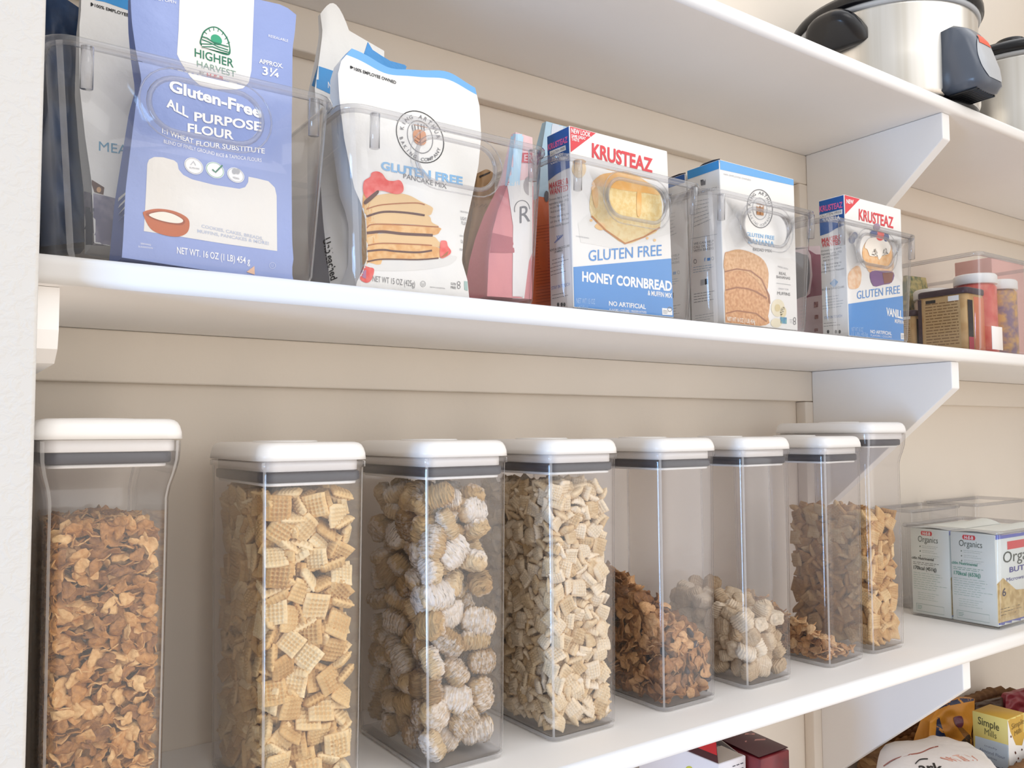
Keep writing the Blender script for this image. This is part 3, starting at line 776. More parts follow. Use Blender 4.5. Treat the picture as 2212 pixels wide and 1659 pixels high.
CORNB_GLINT = plastic('clear_bin_corner_glint', (0.96, 0.96, 0.97), 0.16, 2.2)  # fainter haze strip painted as the highlight on the bin corners
clear_bin(0.1680, 'clear bin at the textured wall holding the periwinkle flour bag')
clear_bin(0.3920, 'clear bin holding the pancake mix bag with berries', 0.1085, taper=0.009)
clear_bin(0.6180, 'clear bin holding the honey cornbread box', 0.1045)
clear_bin(0.8330, 'clear bin holding the banana bread mix boxes', 0.1020)
clear_bin(1.0680, 'clear bin holding the vanilla muffin box', 0.1055)
clear_bin(1.4600, 'clear bin with a small label, holding cocoa tubs and white-lidded jars at right edge', 0.1090, taper=0.004, handle=False, rad=0.012, ribs=False)

# ------------------------------------------------------------------ pouches and boxes
WHT_P = M('#f3f2ef', 0.42, 0.02, 12, 0.25, 60); WHT_B = M('#f5f3f0', 0.45, 0.015, 20)
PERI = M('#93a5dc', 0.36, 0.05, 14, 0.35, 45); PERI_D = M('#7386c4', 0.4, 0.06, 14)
INKW = M('#fbfbfb', 0.5, 0.01); INKK = M('#1b1b1d', 0.55, 0.03); INKG = M('#7d7d80', 0.55, 0.03); INKLG = M('#b4b6ba', 0.55, 0.03)
SKY = M('#6fb0ea', 0.42, 0.04, 20); SKY2 = M('#3c9ade', 0.42, 0.04, 20); LBLU = M('#8fc0ea', 0.5, 0.03); KBLU = M('#4a93dc', 0.42, 0.05, 20); KBLU_D = M('#1a5fae', 0.42, 0.05, 20)
KRED = M('#e0464e', 0.45, 0.03); KPNK = M('#e86ca8', 0.5, 0.03); GRN = M('#1f7a5c', 0.5, 0.03); GRN2 = M('#2fa87e', 0.5, 0.03); RED = M('#e8505a', 0.5, 0.03)
FLOUR = M('#ece8e2', 0.3, 0.03, 25, 0.4, 40); TERRA = M('#c4622f', 0.5, 0.05, 60); TERRA2 = M('#a44a20', 0.5, 0.05, 60); CREAM = M('#f6f0e2', 0.6, 0.02)
NAVY = M('#123f6e', 0.35, 0.1, 25, 0.3, 50, h2='#0a2444'); ORNG = M('#e8713a', 0.45, 0.06, 30); PINKP = M('#d9888e', 0.42, 0.06, 25, 0.25, 50); PINKD = M('#b05a66', 0.5, 0.08, 25)
KRAFT = M('#a9845a', 0.6, 0.08, 40, 0.3, 60); LTBL = M('#bcdcf0', 0.45, 0.04); PALEP = M('#ecc9cc', 0.45, 0.04)
PAN1 = M('#efc890', 0.55, 0.06, 120); PAN2 = M('#e0a058', 0.55, 0.08, 160, h2='#eec080'); PAN3 = M('#b3672c', 0.55, 0.08, 120); DRKB = M('#5a2c22', 0.6, 0.05); BERRY = M('#e8453f', 0.5, 0.08, 150, h2='#f0716a')
BREAD = M('#c98a55', 0.7, 0.1, 260, 0.2, 400, h2='#e0ab78'); BREAD_L = M('#e6b988', 0.7, 0.1, 260, h2='#d29a66'); CAKE = M('#f2dca6', 0.6, 0.06, 220, h2='#eacb8a'); CAKE_T = M('#efb566', 0.5, 0.06, 60, h2='#f4ca8c'); CRUST = M('#c8813a', 0.6, 0.06, 200)
PURP = M('#7c4f8e', 0.5, 0.08, 120); PLUM = M('#8a3f58', 0.45, 0.06, 30); BLUEB = M('#5a6a9a', 0.5, 0.1, 120)

def resample(pts, n):
    P = [Vector(p) for p in pts]; d = [0]
    for a, b in zip(P, P[1:]): d.append(d[-1] + (b - a).length)
    o = []
    for i in range(n + 1):
        t = d[-1] * i / n; k = max(j for j in range(len(d)) if d[j] <= t + 1e-9); k = min(k, len(P) - 2)
        f = (t - d[k]) / max(1e-9, d[k + 1] - d[k]); q = P[k].lerp(P[k + 1], f); o.append((q.x, q.y))
    return o
def pouch(left, right, yf0, yf1, d0, d1, mat, side=None, top=None, zmin=None, nu=20, nv=34, bulge=0.006, wrk=0.0016, seed=0, pw_=1.0, bands=()):
    """soft bag: outline seen from the camera, front leaning from yf1 (bottom) to yf0 (top), depth d0 (top) to d1 (bottom)"""
    q = random.Random(seed); ph = [q.uniform(0, 6.28) for _ in range(8)]
    L = resample(left, nv); R = resample(right, nv); side = side or mat
    zmin = ZB + 0.0034 if zmin is None else zmin
    def FR(u, v):
        j = min(nv - 1, int(v * nv + 1e-9)); f = v * nv - j
        l = Vector(L[j]).lerp(Vector(L[j + 1]), f); r = Vector(R[j]).lerp(Vector(R[j + 1]), f); p = l.lerp(r, u)
        if top: p.y += top(u) * max(0, 1 - v / 0.45) ** 1.3
        e = (1 - abs(2 * u - 1) ** 4)
        wv = math.sin(17 * v + ph[0] + 4 * u) * 0.5 + math.sin(11 * u + ph[1] + 9 * v) * 0.4 + math.sin(31 * v - 7 * u + ph[2]) * 0.25 + abs(math.sin(9 * u - 13 * v + ph[3])) * 0.5
        y = yf0 + (yf1 - yf0) * v ** pw_ - bulge * e * math.sin(PI * min(1, 0.15 + 0.8 * v)) + wrk * wv * e
        w_ = ony(p.x, p.y, y); return (w_[0], y, max(zmin, w_[2]))
    def BK(u, v):
        a = FR(u, v); e0 = FR(0, v); e1 = FR(1, v); d = d0 + (d1 - d0) * v
        yb_ = (e0[1] + (e1[1] - e0[1]) * u) + d; k = 1 - 0.0 * u
        return (a[0], yb_, a[2])
    m = MB(); m.grid(FR, nu, nv, mat)
    def band(base, n_):
        for v0, v1, bm_ in bands:
            kb = m.mi(bm_)
            for j in range(nv):
                if v0 <= (j + 0.5) / nv < v1:
                    for i in range(n_): m.m[base + j * n_ + i] = kb
    band(0, nu)
    m.grid(BK, nu, nv, side, True, True)
    def SD(u):
        def fn(t, v):
            a, b = FR(u, v), BK(u, v); s = (0.006 if u == 0 else -0.006) * math.sin(PI * t) * min(1, v * 2)
            return (a[0] + (b[0] - a[0]) * t + s, a[1] + (b[1] - a[1]) * t, a[2])
        return fn
    q0 = len(m.f); m.grid(SD(0), 4, nv, side, True, True); band(q0, 4); q0 = len(m.f); m.grid(SD(1), 4, nv, side); band(q0, 4)
    m.grid(lambda u, t: tuple(FR(u, 1)[k] + (BK(u, 1)[k] - FR(u, 1)[k]) * t for k in range(3)), nu, 1, side)
    m.grid(lambda u, t: tuple(FR(u, 0)[k] + (BK(u, 0)[k] - FR(u, 0)[k]) * t for k in range(3)), nu, 1, side, True, True)
    m.snap(); return m
def carton(TL, TR, BR, BL, yf, dep, mat, top=None, zfloor=None, side=None):
    zfloor = ZB + 0.0036 if zfloor is None else zfloor
    a, b, c, d = [Vector(ony(*p, yf)) for p in (TL, TR, BR, BL)]; c.z = d.z = zfloor
    zt = (a.z + b.z) / 2; a.z = b.z = zt
    k = Vector((0, dep, 0)); vs = [d, c, c + k, d + k, a, b, b + k, a + k]
    bm = bmesh.new(); V = [bm.verts.new(v) for v in vs]
    for f in ((3, 2, 1, 0), (4, 5, 6, 7), (0, 1, 5, 4), (1, 2, 6, 5), (2, 3, 7, 6), (3, 0, 4, 7)): bm.faces.new([V[i] for i in f])
    bmesh.ops.bevel(bm, geom=bm.edges[:], offset=0.0007, segments=1, affect='EDGES')
    m = MB(); m.frombm(bm, mat); m.snap(); m.c = (a, b, c, d)
    P2 = lambda p: Vector(proj(p)); e = Vector((0.0009, 0, 0)); ez = Vector((0, 0, 0.0009)); ey = Vector((0, 0.0009, 0))
    m.quads = ([P2(a + e - ez), P2(b - e - ez), P2(c - e + ez), P2(d + e + ez)], [P2(a + ey - ez), P2(a + k - ey - ez), P2(d + k - ey + ez), P2(d + ey + ez)]); return m
def lines(m, c, rows, mat, h, layer=0):
    for st, x0, y0, x1, y1 in rows: m.text(st, one(c, x0, y0), one(c, x1, y1), h, mat, layer)
def org(m):
    return (sum(p[0] for p in m.v) / len(m.v), sum(p[1] for p in m.v) / len(m.v), min(p[2] for p in m.v))

# navy bag, white flour bag and periwinkle flour bag in the first bin
m = pouch([(78, -24), (76, 117), (78, 352), (88, 533)], K1_((440, 45), (436, 300), (440, 700), (500, 1330)), -0.045, -0.075, 0.012, 0.06, NAVY, seed=1, top=lambda u: -22 * (1 - u), bulge=0.003)
m.text('M', one(K1_, 412, 478), one(K1_, 437, 480), 9, INKW, 1)
single(m, 'flour_bag', 'dark navy bag at the back left of the bin beside the textured wall', 'bag', org(m))
m = pouch(K1_((450, -70), (446, 60), (438, 140), (438, 470), (470, 760), (505, 1000), (520, 1340)), [(430, -30), (432, 60), (440, 200), (450, 330), (455, 570)], -0.085, -0.125, 0.012, 0.05, WHT_P, seed=2, bulge=0.004)
m.poly(KG_((1060, -200), (1060, 0), (1230, 35), (1640, 180), (2600, 420), (2600, -200)), SKY2, 0)
m.poly(KG_((1000, 45), (1020, 45), (1050, 78), (1015, 105), (1000, 98), (1025, 77)), INKK, 1, 0)
m.text('100% EMPLOYEE OWNED', one(KG_, 1065, 112), one(KG_, 1930, 365), 6.4, INKK, 1, 0.02)
m.text('MEASURE', one(KH_, 850, 1580), (352, 345), 20, M('#5d9fc4', 0.5), 1, 0.0)
m.poly(K1_((495, 985), (575, 1035), (570, 1075), (520, 1060)), M('#5a2f22', 0.6), 1)
m.ell(one(K1_, 545, 1048), 5, 6, M('#d8a878', 0.6), 2)
m.poly(K1_((440, 1050), (600, 1085), (700, 1110), (700, 1360), (500, 1350)), M('#a8a2b4', 0.5, 0.1, 60, h2='#6c6a86'), 0)
m.poly(K1_((425, 1130), (520, 1150), (525, 1350), (425, 1350)), M('#3c4a68', 0.5, 0.1, 40), 1)
single(m, 'flour_bag', 'white flour bag with a blue top band, squeezed behind the periwinkle bag', 'bag', org(m))

fl_l = K1_((718, -80), (722, 40), (728, 130), (748, 270), (782, 440), (752, 560), (716, 850), (692, 1050), (680, 1300), (672, 1420)); fl_r = [(640, 18), (637, 60), (632, 94), (631, 200), (630, 274), (630, 400), (631, 520), (634, 560), (630, 585), (634, 612)]
m = pouch(fl_l, fl_r, -0.165, -0.194, 0.008, 0.058, PERI, PERI_D, top=lambda u: -12 * math.sin(PI * u) + (14 * max(0, u - 0.93) / 0.07), seed=3, bulge=0.004, wrk=0.0013)
m.poly(K1_((992, -70), (985, 160), (976, 300), (1000, 350), (1050, 425), (1100, 470), (1180, 492), (1290, 495), (1340, 488), (1372, 455), (1386, 390), (1395, 160), (1402, -20)), WHT_B, 0)
# sunrise emblem
m.poly(cat(K1_((1106, 250), (1108, 205), (1125, 170), (1165, 148), (1205, 155), (1245, 195), (1266, 245), (1264, 305), (1185, 285)), 4), GRN, 1)
m.poly(cat(K1_((1113, 245), (1116, 206), (1132, 176), (1167, 156), (1202, 163), (1238, 200), (1258, 247), (1256, 290), (1185, 272)), 4), WHT_B, 2)
m.ell(one(K1_, 1192, 222), 12, 11, GRN2, 3, sk=0.3)
m.poly(K1_((1113, 215), (1145, 225), (1190, 250), (1256, 270), (1256, 298), (1190, 282), (1112, 262)), WHT_B, 4)
for a in (((1112, 222), (1150, 236), (1200, 262), (1256, 280)), ((1112, 246), (1160, 248), (1205, 247), (1258, 262)), ((1112, 262), (1170, 262), (1215, 280), (1256, 292)), ((1110, 205), (1140, 214), (1172, 236), (1210, 246))): m.line(K1_(*a), 2.4, GRN, 5)
for x, y, a in ((1140, 190, 0.9), (1158, 178, 0.4), (1178, 172, 0.1), (1200, 178, -0.2), (1222, 196, -0.5), (1238, 220, -0.8), (1248, 244, -1.1)):
    p = one(K1_, x, y); m.line([p, (p[0] - 8 * math.sin(a), p[1] - 8 * math.cos(a))], 1.6, GRN, 3)
m.text('HIGHER', one(K1_, 1073, 312), one(K1_, 1288, 374), 17.5, GRN, 1, 0.012)
m.text('HARVEST', one(K1_, 1085, 368), one(K1_, 1300, 428), 13, M('#8aa89c', 0.5), 1, 0.01)
m.text('BY', one(K1_, 1100, 408), one(K1_, 1126, 415), 6, INKG, 1); m.text('H-E-B', one(K1_, 1140, 424), one(K1_, 1230, 446), 8, RED, 1, 0.03)
m.text('APPROX.', one(K1_, 1428, 348), one(K1_, 1560, 378), 9, INKW, 1, 0.02); m.text('3\u00bc', one(K1_, 1446, 412), one(K1_, 1536, 428), 17, INKW, 1, 0.02)
m.text('RESEALABLE', one(K1_, 1480, 205), one(K1_, 1588, 234), 5.5, INKW, 1); m.text('EASY OPEN', one(K1_, 850, 0), one(K1_, 970, 22), 6, INKW, 1)
m.text('Gluten-Free', one(KA_, 330, 232), one(KA_, 1330, 530), 23, INKW, 1, 0.035)
m.text('ALL', one(KA_, 298, 405), one(KA_, 535, 528), 19, INKW, 1, 0.03); m.text('PURPOSE', one(KA_, 600, 560), one(KA_, 1330, 672), 18.5, INKW, 1, 0.03)
m.text('FLOUR', one(KA_, 528, 680), one(KA_, 1030, 762), 18, INKW, 1, 0.03)
m.text('1:1 WHEAT', one(KA_, 252, 690), one(KA_, 590, 812), 10.5, INKW, 1, 0.02); m.text('FLOUR SUBSTITUTE', one(KA_, 620, 830), one(KA_, 1365, 915), 10.5, INKW, 1, 0.02)
m.text('BLEND OF FINELY GROUND', one(KA_, 270, 800), one(KA_, 820, 935), 7.5, INKW, 1); m.text('RICE & TAPIOCA FLOURS', one(KA_, 838, 945), one(KA_, 1330, 1008), 7.5, INKW, 1)
m.poly(K1_((812, 905), (822, 880), (850, 866), (900, 868), (960, 885), (978, 900), (985, 935), (1010, 965), (1060, 990), (1180, 1020), (1320, 1042), (1352, 1032), (1368, 1005), (1370, 975), (1420, 985), (1480, 1000), (1515, 1035), (1525, 1080), (1528, 1385), (1240, 1345), (1010, 1308), (793, 1275), (805, 1060)), FLOUR, 0)
for (x, y, rx) in ((595, 1050, 20.5), (825, 1095, 20), (1050, 1150, 18.5)):
    c = one(KA_, x, y); m.ell(c, rx, rx * 0.86, INKW, 1, sk=0.24); m.ring(c, rx - 1.6, (rx - 1.6) * 0.86, 0.9, GRN2 if x == 825 else INKLG, 2, sk=0.24)
m.line(KA_((795, 1090), (830, 1120), (905, 1045)), 3.2, GRN, 3); m.line(KA_((560, 1040), (590, 1000), (615, 1045)), 1.5, INKLG, 3); m.text('GLUTEN FREE', one(KA_, 545, 1075), one(KA_, 655, 1092), 3, INKG, 3)
m.ell(one(KA_, 1035, 1110), 5, 6, INKLG, 3); m.ell(one(KA_, 1072, 1112), 4.5, 6, INKLG, 3); m.text('VEGAN', one(KA_, 1015, 1185), one(KA_, 1085, 1202), 4, INKG, 3)
m.poly(cat(K1_((790, 1185), (800, 1165), (870, 1152), (960, 1165), (1030, 1200), (1045, 1240), (1030, 1285), (980, 1306), (900, 1296), (830, 1262)), 4), TERRA, 1)
m.poly(cat(K1_((805, 1185), (830, 1170), (890, 1165), (960, 1180), (1018, 1215), (1005, 1240), (940, 1236), (860, 1215)), 4), TERRA2, 2)
m.poly(cat(K1_((820, 1188), (850, 1175), (900, 1170), (960, 1185), (1008, 1215), (990, 1232), (930, 1228), (860, 1210)), 4), CREAM, 3)
m.text('COOKIES, CAKES, BREADS,', one(K1_, 1110, 1255), one(K1_, 1450, 1325), 6.5, M('#c3cadb', 0.5), 1, 0.02); m.text('MUFFINS, PANCAKES & MORE!', one(K1_, 1088, 1282), one(K1_, 1482, 1352), 6.5, M('#c3cadb', 0.5), 1, 0.02)
m.text('NET WT. 16 OZ (1 LB) 454 g', one(K1_, 975, 1398), one(K1_, 1378, 1458), 14, INKW, 1, 0.012)
m.text('SERVING', one(K1_, 775, 1348), one(K1_, 832, 1356), 3.5, INKW, 1); m.text('SUGGESTION', one(K1_, 762, 1364), one(K1_, 842, 1374), 3.5, INKW, 1)
m.ring(one(K1_, 1502, 1465), 7, 7, 1.0, M('#c8d4f0', 0.5), 1); m.text('U', one(K1_, 1497, 1472), one(K1_, 1507, 1472), 6, M('#c8d4f0', 0.5), 1)
m.poly([(532, 588), (549, 575), (550, 594)], M('#f0c2a2', 0.5), 2)
for k in range(4): m.poly([(257 + 3 * k - 8 * 0, 428 + 14 * k), (271, 416 + 14 * k), (271, 421 + 14 * k), (256, 436 + 14 * k)], INKW, 1, 0)
single(m, 'flour_bag', 'periwinkle blue flour pouch with a white top panel at the front of its bin', 'bag', org(m))

# second bin: white bag with blue stripe, pancake mix, kraft and pink pouches
m = pouch([(692, 30), (697, 70), (688, 139), (680, 191), (688, 330), (698, 480), (716, 640)], [(830, 110), (830, 150), (835, 230), (840, 330), (838, 430), (830, 520), (820, 640)], -0.115, -0.150, 0.006, 0.05, WHT_P, seed=5, top=lambda u: -40 * math.sin(PI * min(1, u * 2.2)) if u < 0.45 else 0, bulge=0.003, wrk=0.0026)
m.poly(K2_((218, 358), (300, 385), (560, 470), (560, 620), (335, 535), (185, 465)), SKY2, 0)
m.text('NEW', one(K2_, 272, 478), one(K2_, 335, 498), 13, INKW, 1, 0.02)
m.text('Unbleached', one(KC_, 500, 880), one(KC_, 600, 1450), 14, INKK, 1, 0.02, up=(14, -6))
single(m, 'flour_bag', 'crumpled white bag with a blue stripe reading NEW, left of the pancake mix', 'bag', org(m))
pk_l = K2_((402, 262), (345, 330), (327, 400), (334, 530), (360, 750), (415, 1020), (450, 1100), (475, 1180), (480, 1260), (485, 1400), (462, 1470), (425, 1540), (430, 1570)); pk_r = K2_((1072, 485), (1095, 580), (1105, 740), (1090, 900), (1060, 1050), (1010, 1270), (1000, 1420), (1030, 1520), (1042, 1640))
topk = lambda u: 15 * math.exp(-((u - 0.30) / 0.16) ** 2) - 18 * math.exp(-((u - 0.78) / 0.17) ** 2)
m = pouch(pk_l, pk_r, -0.180, -0.192, 0.014, 0.045, WHT_P, seed=6, top=topk, bulge=0.005, wrk=0.0012, nv=60, nu=28, bands=((0, 0.032, SKY),))
m.poly(K2_((392, 358), (398, 358), (412, 368), (400, 374), (393, 372), (403, 366)), INKK, 1, 0); m.text('100% EMPLOYEE OWNED', one(K2_, 414, 382), one(K2_, 642, 458), 6.5, INKK, 1, 0.02)
lc = one(K2_, 772, 744)
m.ring(lc, 52, 55, 1.6, INKK, 1, sk=0.28); m.ring(lc, 28, 35, 1.2, INKG, 1, sk=0.28)
m.arctext('KING ARTHUR', lc, 36, 39, PI * 1.03, PI * 1.97, 8, INKG, 1, 0.01, 0.28); m.arctext('BAKING COMPANY', lc, 46, 51, PI * 0.93, PI * 0.07, 7, INKG, 1, 0.01, 0.28)
m.poly(cat(K2_((735, 715), (770, 705), (800, 722), (803, 775), (775, 790), (740, 768)), 3), M('#dfa07a', 0.5), 2)
for x in (728, 742, 760, 778, 792): m.line(K2_((x, 672 + abs(x - 760) * 0.2), (x + 4 + (760 - x) * 0.05, 712)), 2.2, INKG, 2)
for a in (((740, 740), (770, 760), (800, 742)), ((740, 760), (772, 780), (802, 765)), ((770, 710), (772, 788))): m.line(K2_(*a), 1.2, M('#8a5038', 0.5), 3)
m.text('GLUTEN FREE', one(K2_, 560, 920), one(K2_, 1003, 1006), 17, LBLU, 1, 0.035); m.text('PANCAKE MIX', one(K2_, 682, 968), one(K2_, 916, 1026), 10.5, INKG, 1, 0.0)
m.poly(cat(KD_((150, 1190), (500, 1150), (1000, 1160), (1380, 1100), (1440, 1150), (1300, 1240), (900, 1300), (400, 1310), (180, 1260)), 4), M('#e8e6e2', 0.45, 0.03), 0)
for pts, mt in ((((150, 290), (150, 1195), (230, 1195), (420, 1150), (230, 300)), PAN2), (((190, 350), (300, 280), (560, 240), (770, 265), (960, 360), (1100, 430), (1110, 480), (1060, 545), (860, 505), (420, 495), (210, 545), (185, 450)), PAN1),
    (((205, 565), (430, 505), (860, 515), (1060, 555), (1100, 640), (1190, 690), (1150, 720), (860, 672), (300, 662), (200, 720)), PAN1), (((200, 740), (300, 672), (860, 682), (1200, 712), (1210, 762), (1150, 812), (900, 832), (430, 772), (205, 780)), PAN2),
    (((205, 865), (430, 792), (860, 822), (1110, 832), (1190, 900), (1225, 940), (1190, 982), (860, 942), (330, 922), (215, 975)), PAN1), (((215, 985), (330, 932), (860, 952), (1200, 992), (1200, 1130), (900, 1156), (400, 1152), (205, 1192), (200, 1050)), PAN2)):
    m.poly(cat(KD_(*pts), 4), mt, 1)
for pts, w_, mt in ((((200, 460), (420, 400), (860, 375), (1000, 400)), 2.6, PAN3), (((205, 560), (420, 500), (700, 505), (1000, 545)), 4.5, DRKB), (((205, 720), (300, 668), (700, 678), (1190, 705)), 2.6, PAN3), (((205, 790), (420, 770), (700, 800), (1110, 820)), 6, DRKB), (((220, 960), (420, 930), (860, 945), (1100, 960)), 2.6, PAN3), (((210, 1040), (420, 1020), (600, 1040), (900, 1055), (1100, 1030)), 4, DRKB), (((210, 1185), (420, 1150), (900, 1155), (1190, 1135)), 3, DRKB)):
    m.line(cat(KD_(*pts), 5, False), w_, mt, 2)
m.poly(cat(K2_((463, 1040), (468, 985), (500, 962), (508, 940), (535, 932), (565, 945), (590, 978), (625, 985), (658, 980), (678, 1005), (678, 1042), (640, 1056), (560, 1036), (520, 1052), (490, 1085)), 4), BERRY, 3)
m.poly(cat(K2_((468, 1095), (500, 1065), (540, 1035), (545, 1050), (505, 1090), (475, 1112)), 3), DRKB, 4)
m.poly(cat(KD_((1215, 1130), (1215, 920), (1250, 892), (1300, 905), (1318, 970), (1362, 1040), (1330, 1095)), 4), BERRY, 3); m.poly(cat(KD_((1218, 1130), (1260, 1090), (1320, 1040), (1300, 1100)), 3), PAN3, 4)
m.poly(cat(KD_((110, 1420), (130, 1330), (170, 1235), (205, 1292), (255, 1265), (305, 1290), (285, 1400), (240, 1462), (180, 1470)), 4), BERRY, 1); m.poly(KD_((130, 1330), (150, 1290), (195, 1300), (190, 1420), (140, 1400)), M('#b07aa0', 0.5), 2)
m.text('NET WT 15 OZ (425g)', one(KD_, 285, 1455), one(KD_, 868, 1528), 12.5, INKG, 1); m.ring(one(KD_, 978, 1490), 5.8, 6.4, 0.7, INKG, 1); m.text('U', one(KD_, 962, 1510), one(KD_, 994, 1512), 6, INKG, 1)
m.text('SERVING SUGGESTION', one(KD_, 1075, 1540), one(KD_, 1280, 1560), 2.5, INKG, 1)
m.text('DELICIOUS', one(KD_, 1490, 500), one(KD_, 1600, 520), 3.5, INKG, 1); m.text('LIGHT &', one(KD_, 1498, 605), one(KD_, 1605, 628), 7, INKG, 1); m.text('FLUFFY', one(KD_, 1508, 665), one(KD_, 1602, 695), 7, INKG, 1); m.line(KD_((1465, 720), (1575, 775)), 1.1, INKG, 1)
m.text('GOOD SOURCE', one(KD_, 1484, 835), one(KD_, 1570, 850), 3.5, INKG, 1); m.text('CALCIUM', one(KD_, 1498, 925), one(KD_, 1580, 945), 7, INKG, 1); m.text('VITAMIN D', one(KD_, 1480, 1030), one(KD_, 1560, 1045), 5, INKG, 1)
for k, st in enumerate(('GLUTEN', 'FREE')): m.text(st, one(KD_, 1362, 1500 + 50 * k), one(KD_, 1432, 1510 + 50 * k), 5, INKG, 1, 0.02)
m.ring(one(KD_, 1470, 1480), 3.6, 4.4, 1.2, INKG, 1); m.ring(one(KD_, 1472, 1530), 3.6, 4.4, 1.2, INKG, 1); m.poly(KD_((1545, 1450), (1590, 1455), (1595, 1585), (1550, 1570)), M('#a8c8c2', 0.5), 1)
t = thing('pancake_mix_bag', 'white pancake mix bag with berries and a stack of pancakes, front of the second bin', 'bag', org(m)); m.obj('pouch', t)
m = MB()
ts = K2_((490, 228), (515, 270), (560, 300), (610, 330), (690, 352), (700, 362), (690, 392), (600, 372), (520, 330), (470, 290))
A = [Vector(ony(*p, -0.163)) for p in ts]; m.add([a[:] for a in A] + [(a.x, a.y + 0.0012, a.z) for a in A], [tuple(range(len(A))), tuple(range(2 * len(A) - 1, len(A) - 1, -1))] + [(i, (i + 1) % len(A), len(A) + (i + 1) % len(A), len(A) + i) for i in range(len(A))], M('#3f8fd0', 0.4, 0.05, 60, 0.4, 120)); m.obj('torn_strip', t)

m = pouch(KB_((205, 470), (150, 850), (95, 1150), (130, 1480)), KB_((350, 462), (350, 800), (360, 1100), (380, 1490)), -0.120, -0.145, 0.012, 0.045, KRAFT, seed=8, top=lambda u: -12 * math.sin(PI * u), bulge=0.006)
m.line(KB_((175, 700), (180, 745), (205, 715), (215, 745), (240, 720), (255, 735), (275, 715), (285, 728), (270, 750)), 1.6, M('#7e5f3c', 0.6), 1); m.poly(KB_((215, 478), (310, 437), (330, 440), (225, 492)), M('#2c1c12', 0.6), 1)
single(m, 'kraft_bag', 'brown kraft paper bag between the pancake mix and the pink pouch', 'bag', org(m))
def cookie_pouch(l, r, y0, y1, d0, d1, base, dark, off, label, seed):
    m = pouch(l, r, y0, y1, d0, d1, base, seed=seed, bulge=0.003, wrk=0.001, nv=40, bands=((0, 0.30, PALEP),))
    c = lambda *pts: [(p[0] + off[0], p[1] + off[1]) for p in KB_(*pts)]
    m.poly(c((500, 60), (600, 60), (560, 560), (440, 560)), LTBL, 1)
    m.poly(c((455, 540), (900, 440), (760, 900), (640, 1200), (600, 1520), (500, 1520), (505, 900)), M('#e6e4e4', 0.45, 0.03), 1)
    m.ell(c((660, 560))[0], 17, 22, M('#a9a4a8', 0.5), 2); m.text('R', c((560, 880))[0], c((650, 862))[0], 36, M('#6a6a72', 0.5), 2)
    m.ring(c((580, 760))[0], 17, 20, 1.4, M('#6a6a72', 0.5), 2, a0=0.45, a1=1.0)
    m.poly(c((585, 278), (740, 278), (740, 368), (575, 360)), M('#d05460', 0.5), 2); m.text('ER', c((600, 350))[0], c((668, 350))[0], 14, PALEP, 3, 0.02)
    m.poly(c((330, 960), (500, 1000), (520, 1130), (310, 1130)), dark, 1)
    for k in range(7): m.line(c((350, 800 + 12 * k), (510, 800 + 12 * k)), 0.9, dark, 1)
    for k in range(26): m.line(c((650, 800 + 28 * k), (900, 770 + 28 * k)), 0.9, dark, 1)
    return single(m, 'cookie_pouch', label, 'pouch', org(m))
cookie_pouch(KB_((530, 100), (490, 420), (450, 580), (380, 760), (330, 950), (300, 1150), (285, 1500)), KB_((672, 146), (680, 500), (680, 900), (668, 1200), (665, 1525)), -0.186, -0.192, 0.008, 0.045, PINKP, PINKD, (0, 0), 'pink pouch with a pale blue top strip inside the second bin', 9)

# third bin: orange pouch and honey cornbread carton
m = pouch([(1180, 262), (1170, 325), (1166, 400), (1150, 560), (1146, 668)], [(1262, 284), (1262, 400), (1262, 560), (1262, 680)], -0.100, -0.130, 0.008, 0.05, ORNG, seed=10, bulge=0.003, wrk=0.001, nv=40, bands=((0, 0.40, LTBL),))
m.poly(KB_((840, 30), (1120, 70), (1120, 300), (820, 200)), M('#dfe6f2', 0.45), 1)
for k in range(34): m.line(KB_((700, 700 + 26 * k), (830, 680 + 26 * k)), 0.9, M('#a8421c', 0.5), 1)
m.ell(one(KB_, 790, 650), 5, 12, M('#55555e', 0.5), 2)
single(m, 'cookie_pouch', 'orange pouch with a pale blue top behind the honey cornbread box', 'pouch', org(m))
# ------------------------------------------------------------------ cartons in bins 3 - 5
def hatch_lines(m, quad, n, mat, wd=0.8, seed=0, layer=0):
    """small printed paragraph lines between the quad's left and right edges"""
    q = random.Random(seed); a, b, c, d = [Vector(p) for p in quad]
    for i in range(n):
        f = (i + 0.5) / n; l = a.lerp(d, f); r = b.lerp(c, f); k = q.uniform(0.62, 1.0); x = 0.0
        while x < k:
            e = min(k, x + q.uniform(0.06, 0.16)); m.line([tuple(l.lerp(r, x)), tuple(l.lerp(r, e))], wd, mat, layer); x = e + 0.025
def mixbox(front, yf, dep, name, label, c, P):
    m = carton(*front, yf, dep, WHT_B)
    return m
